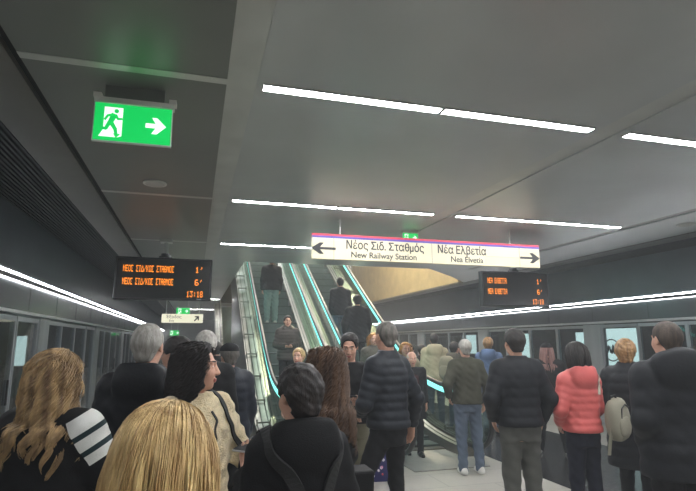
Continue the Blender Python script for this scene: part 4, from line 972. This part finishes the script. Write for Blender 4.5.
# ------------------------------------------------------------------ clothing details, bags and phones
def onto(t,pts):  # body coordinates to world
    M=Matrix.Translation(t.location)@Matrix.Rotation(t.rotation_euler[2],4,'Z'); return [M@Vector(p) for p in pts]
def snap(obj,pts,off=.006,toward=None):
    """drop points onto the surface of a garment (body coordinates)"""
    from mathutils.bvhtree import BVHTree
    me=obj.data; bv=BVHTree.FromPolygons([v.co for v in me.vertices],[tuple(p.vertices) for p in me.polygons])
    out=[]
    for p in pts:
        co,nr,i,d=bv.find_nearest(Vector(p))
        out.append((co+nr*off, nr))
    return out
def strap(name,pts,wd,m,parent,th=.006,obj=None,off=.004,dense=16):
    """flat band following points; when obj is given it hugs that garment"""
    P_=[Vector(p) for p in pts]; D=[]
    for i in range(len(P_)-1):
        a,b=P_[i],P_[i+1]; n=max(2,int(dense*(b-a).length/.3))
        for s in range(n): D.append(a.lerp(b,s/n))
    D.append(P_[-1])
    if obj is not None: sn=snap(obj,D,off)
    else: sn=[(p,Vector((0,-1,0))) for p in D]
    # smooth
    q=[s[0] for s in sn]; nn=[s[1] for s in sn]
    for _ in range(3):
        q=[q[0]]+[(q[i-1]+q[i]*2+q[i+1])/4 for i in range(1,len(q)-1)]+[q[-1]]; nn=[nn[0]]+[((nn[i-1]+nn[i]*2+nn[i+1])/4).normalized() for i in range(1,len(nn)-1)]+[nn[-1]]
    v=[];f=[]
    for i,p in enumerate(q):
        t=(q[min(i+1,len(q)-1)]-q[max(i-1,0)]).normalized(); s=t.cross(nn[i]).normalized(); n=s.cross(t).normalized()
        if n.dot(nn[i])<0: n=-n
        v+=[p-s*wd/2-n*th*.3,p+s*wd/2-n*th*.3,p+s*wd/2+n*th,p-s*wd/2+n*th]
    for i in range(len(q)-1):
        a=i*4;b=a+4
        for k in range(4): f.append((a+k,a+(k+1)%4,b+(k+1)%4,b+k))
    f+=[(0,1,2,3),tuple(range(len(v)-4,len(v)))[::-1]]
    mb=MB(); mb.add(v,f); return mb.build(name,m,parent)
def sleeve_patch(name,info,ai,t0,t1,a0,a1,m,parent,off=.004,upper=True):
    """panel hugging an upper sleeve between two shares of its length and two angles"""
    sh,e,w_,a=info['AR'][ai]; p0=Vector(sh if upper else e); p1=Vector(e if upper else w_); d=(p1-p0).normalized()
    u=Vector((1 if ai else -1,0,0)); u=(u-d*u.dot(d)).normalized(); v=d.cross(u)
    from mathutils.bvhtree import BVHTree
    me=info['jacket'].data; bv=BVHTree.FromPolygons([q.co for q in me.vertices],[tuple(p.vertices) for p in me.polygons])
    N1,N2=10,18; V=[];F=[]
    for i in range(N1+1):
        for j in range(N2+1):
            s=t0+(t1-t0)*i/N1; an=math.radians(a0+(a1-a0)*j/N2)
            c=p0.lerp(p1,s); dr=u*math.cos(an)+v*math.sin(an)
            hit=bv.ray_cast(c+dr*.3,-dr)
            co=hit[0] if hit[0] is not None else c+dr*.1
            V.append(co+dr*off); 
    n=len(V); V+= [p-(p-p0.lerp(p1,.5)).normalized()*.006 for p in V]
    for i in range(N1):
        for j in range(N2):
            a_=i*(N2+1)+j; F.append((a_,a_+1,a_+N2+2,a_+N2+1)); F.append((n+a_+N2+1,n+a_+N2+2,n+a_+1,n+a_))
    mb=MB(); mb.add(V,F); return mb.build(name,m,parent,smooth=True)
t,i=INFO['hairgirl']
[sleeve_patch(n_,i,1,a_,b_,-110,75,m_,i['jacket']) for n_,a_,b_,m_ in (('white_stripe',-.24,.0,F_WHITE),('teal_stripe',0,.08,F_DGREEN),('white_stripe',.08,.25,F_WHITE),('teal_stripe',.25,.33,F_DGREEN),('white_stripe',.33,.48,F_WHITE))]
# zip on the cream fleece
t,i=INFO['fleece']; k=i['k']
strap('zipper',[(0.0,.30,1.50*k),(0,.30,1.36*k),(0,.30,1.24*k),(0,.30,1.16*k)],.010,M_black,i['jacket'],obj=i['jacket'],off=.001,th=.004)
b=thing('shoulder_bag','black shoulder bag strap hanging over the cream fleece','bag',t.location,t.rotation_euler[2])
strap('strap',[(-.12,-.16,1.35*k),(-.10,-.03,1.50*k),(-.13,.17,1.38*k),(-.20,.17,1.20*k),(-.24,.10,1.00*k)],.028,F_BAGBLK,b,obj=i['jacket'],off=.004)
def bag_body(parent,c,r,m,name='body',rot=None,pw=3.2):
    nu,nv=28,14; V=[];F=[]
    for j in range(nv+1):
        ph=-PI/2+PI*j/nv
        for a in range(nu):
            th=2*PI*a/nu; sx=math.cos(ph)*math.cos(th); sy=math.cos(ph)*math.sin(th); sz=math.sin(ph)
            n=(abs(sx)**pw+abs(sy)**pw+abs(sz)**pw)**(1/pw); p=Vector((sx/n*r[0],sy/n*r[1]*(1-.25*max(0,sz/n)),sz/n*r[2]))
            if rot: p=rot@p
            V.append(Vector(c)+p)
    for j in range(nv):
        for a in range(nu): F.append((j*nu+a,j*nu+(a+1)%nu,(j+1)*nu+(a+1)%nu,(j+1)*nu+a))
    mb=MB(); mb.add(V,F); return mb.build(name,m,parent,smooth=True)
bag_body(b,(-.285,.06,.86*k),(.05,.14,.10),F_BAGBLK)
# straps and small pack on the black hooded jacket
t,i=INFO['hood']; k=i['k']
b=thing('backpack','black backpack with crossing straps on the black hooded jacket','backpack',t.location,t.rotation_euler[2])
bag_body(b,(.04,-.235*k-.02,.97*k),(.13,.055,.18),F_BAGBLK)
fg=fab('strap_grey',(44,44,44),.6)
for sx in (-1,1): strap('shoulder_strap',[(sx*.135,.10,1.42*k),(sx*.125,-.02,1.50*k),(.01+sx*.105,-.16,1.36*k),(.03+sx*.055,-.22,1.24*k),(.04+sx*.02,-.24,1.15*k)],.046,fg,b,obj=i['jacket'],off=.006,th=.008)
MB().box(-.06,.12,-.300*k-.02,-.285*k-.02,.90*k,1.0*k).build('pocket',fg,b,bevel=.01)
# black tote hanging at the right side of the hooded jacket
b=thing('tote_bag','boxy black tote bag hanging right of the black hooded jacket','bag',(.665,2.42,.93))
q=MB(); q.prism([(-.13,-.20),(.13,-.20),(.145,.20),(-.145,.20)],'y',-.07,.07); q.build('body',F_BAGBLK,b,bevel=.012)
q=MB(); q.tube([(-.10,-.05,.19),(-.20,-.08,.30),(-.27,-.16,.44),(-.30,-.22,.52)],.006); q.build('handle',F_BAGBLK,b); q=MB(); q.tube([(.08,.05,.19),(-.04,-.02,.30),(-.20,-.14,.44),(-.30,-.22,.52)],.006); q.build('handle',F_BAGBLK,b)
# phone in the hand
sh,e,w_,a=i['AR'][0]; d=norm(w_-e)
pw=onto(t,[w_+d*.10+np.array((.012,.01,.034))])[0]
b=thing('phone','black smartphone held in the hand left of the black hooded jacket','phone',pw,t.rotation_euler[2]-.9)
q=MB(); q.box(-.037,.037,-.076,.076,-.004,.004); q.build('case',mat('phone_case',(200,200,196),.4),b,bevel=.003); MB().box(-.034,.034,-.072,.072,.0042,.0052).build('screen',M_black,b)
b.rotation_euler[0]=math.radians(14)
# phone of the man in the black sweater
t,i=INFO['phoneman']; sh,e,w_,a=i['AR'][1]; sh,e0,w0,a0=i['AR'][0]
pw=onto(t,[(0.0,.335,1.185)])[0]
b=thing('phone','small phone held by the man in the black sweater','phone',pw,t.rotation_euler[2]); b.rotation_euler[0]=math.radians(30)
MB().box(-.037,.037,-.076,.076,-.004,.004).build('case',M_black,b,bevel=.003); MB().box(-.034,.034,-.072,.072,.0042,.005).build('screen',mat('phone_screen',(60,66,74),.2),b)
# cream backpack over the coral jacket's right shoulder
t,i=INFO['coral']; k=i['k']
b=thing('backpack','cream backpack hanging from the right shoulder of the coral puffer jacket','backpack',t.location,t.rotation_euler[2])
rt=Euler((math.radians(0),math.radians(-10),math.radians(28))).to_matrix()
bag_body(b,(.250,-.165,1.055*k),(.140,.080,.185),F_BAG,rot=rt); bag_body(b,(.265,-.235,1.00*k),(.085,.022,.085),F_BAG,name='front_pocket',rot=rt)
strap('shoulder_strap',[(.12,.12,1.40*k),(.135,.0,1.49*k),(.15,-.13,1.40*k),(.165,-.17,1.26*k)],.045,fab('strap_pale',(196,192,178),.7),b,obj=i['jacket'],off=.004)
strap('loose_strap',[(.165,-.20,1.20*k),(.15,-.22,1.02*k),(.135,-.19,.86*k),(.13,-.17,.74*k)],.030,F_BAG,b)
q=MB(); q.tube([(.17,-.17,1.20*k),(.18,-.19,1.265*k),(.23,-.18,1.275*k),(.26,-.17,1.20*k)],.010); q.build('top_handle',F_BAGBLK,b)
q=MB(); q.tube([tuple(Vector((.250,-.165,1.055*k))+rt@Vector((x_,-.072,z_))) for x_,z_ in ((-.075,-.10),(-.07,.03),(-.04,.11),(.03,.13),(.085,.09))],.006); q.build('zipper',M_black,b)
# dark backpack on the man beyond the balustrade
t,i=INFO['brownpack']
b=thing('backpack','pale brown backpack worn by the bearded man beyond the balustrade','backpack',t.location,t.rotation_euler[2])
bag_body(b,(0,-.285,1.20),(.16,.09,.23),fab('pack_brown',(132,124,104),.8)); strap('shoulder_strap',[(-.14,.10,1.36),(-.14,-.02,1.45),(-.13,-.18,1.36)],.05,F_GREYBR,b,obj=i['jacket']); strap('shoulder_strap',[(.14,.10,1.36),(.14,-.02,1.45),(.13,-.18,1.36)],.05,F_GREYBR,b,obj=i['jacket'])
bag_body(b,(0,-.365,1.13),(.12,.04,.12),fab('pack_brown',(132,124,104),.8),name='front_pocket')
# big blue shopping bag on the floor
b=thing('shopping_bag','big navy blue shopping bag with red and pink dots standing on the floor','bag',(2.25,6.55,0),math.radians(-8))
q=MB(); q.add([(-.27,-.10,0),(.27,-.10,0),(.27,.10,0),(-.27,.10,0),(-.31,-.08,.42),(.31,-.08,.40),(.30,.09,.43),(-.31,.08,.44),(0,-.125,.20),(0,-.06,.40),(0,.07,.42)],
  [(3,2,1,0),(0,1,8),(1,5,8),(5,9,8),(9,4,8),(4,0,8),(1,2,6,5),(2,3,7,10,6),(3,0,4,7)]); q.build('body',F_BAGNAVY,b)
R2=random.Random(3); cols=[mat('dot_red',(200,60,70),.5),mat('dot_pink',(214,130,170),.5),mat('dot_white',(214,210,214),.5)]
for n in range(18):
    px=-.10+R2.random()*.20; pz=.07+R2.random()*.22; r=.010+.008*R2.random(); yb=-.131+ .0
    q=MB(); q.prism([(px+r*math.cos(a),pz+r*math.sin(a)) for a in np.linspace(0,2*PI,9)[:-1]],'y',yb,yb+.03); q.build('printed_dot',cols[n%3],b)
for yy,zz in ((-.085,.40),(.085,.42)):
    q=MB(); q.tube([(-.13,yy,zz-.03),(-.10,yy,zz+.12),(0,yy,zz+.18),(.10,yy,zz+.12),(.13,yy,zz-.03)],.009); q.build('handle',F_BAGNAVY,b)
# paper bag held by the woman with the cap, her cap, the beret, glasses
t,i=INFO['blackwoman']; HP,k=i['HP'],i['k']
def cap(info,t,m,name,brim=False,tilt=0.):
    HP,k,Mh=info['HP'],info['k'],info['Mh']; mb=MB(); V=[];F=[];nu,nv=24,8
    for j in range(nv+1):
        ph=PI/2*j/nv
        for a in range(nu):
            th=2*PI*a/nu; V.append(Vector(HP((.094*math.cos(th)*math.cos(ph),-.018+.113*math.sin(th)*math.cos(ph),.050+.082*math.sin(ph)+tilt*math.sin(th)*math.cos(ph)))))
    for j in range(nv):
        for a in range(nu): F.append((j*nu+a,j*nu+(a+1)%nu,(j+1)*nu+(a+1)%nu,(j+1)*nu+a))
    mb.add(V,F)
    o=mb.build(name,m,t,smooth=True)
    if brim:
        q=MB(); q.add([Vector(HP((.085*math.sin(a)*s,.075+.085*math.cos(a)*s*1.0-(0 if s>.9 else .02),.052-.006*(1-s)+z))) for z in (0,.005) for s in (.6,1.0) for a in np.linspace(-1.3,1.3,9)],[(n,n+1,n+10,n+9) for n in range(8)]+[(18+n+9,18+n+10,18+n+1,18+n) for n in range(8)]); q.build('cap_brim',m,o)
    return o
cap(i,t,F_BLK,'cap',True)
t2,i2=INFO['beret']; cap(i2,t2,F_BLK,'cap',True)
pb=onto(t,[(.10,.30,1.03)])[0]
b=thing('paper_bag','tan paper bag held beside the woman with reddish hair','bag',pb,t.rotation_euler[2])
MB().prism([(-.09,-.22),(.09,-.22),(.11,.10),(.03,.12),(-.04,.09),(-.11,.11)],'y',-.05,.05).build('body',F_TAN,b,bevel=.006)
t,i=INFO['dark20']; HP=i['HP']
g=MB()
for s in (-1,1):
    g.tube([HP((s*.033+.024*math.cos(a),.104,.004+.019*math.sin(a))) for a in np.linspace(0,2*PI,13)],.0028,6); g.tube([HP((s*.057,.102,.010)),HP((s*.080,.06,.010)),HP((s*.082,-.01,.010))],.0026,6)
g.tube([HP((-.010,.106,.008)),HP((.010,.106,.008))],.0025,6); g.build('glasses',M_black,t)
# red sweater front and white shirt line of the bald man
t,i=INFO['bald']; k=i['k']
strap('sweater_front',[(0,.3,1.45*k),(0,.3,1.3*k),(0,.3,1.1*k),(0,.3,.98*k)],.12,F_DKRED,i['jacket'],obj=i['jacket'],off=.002,th=.004)
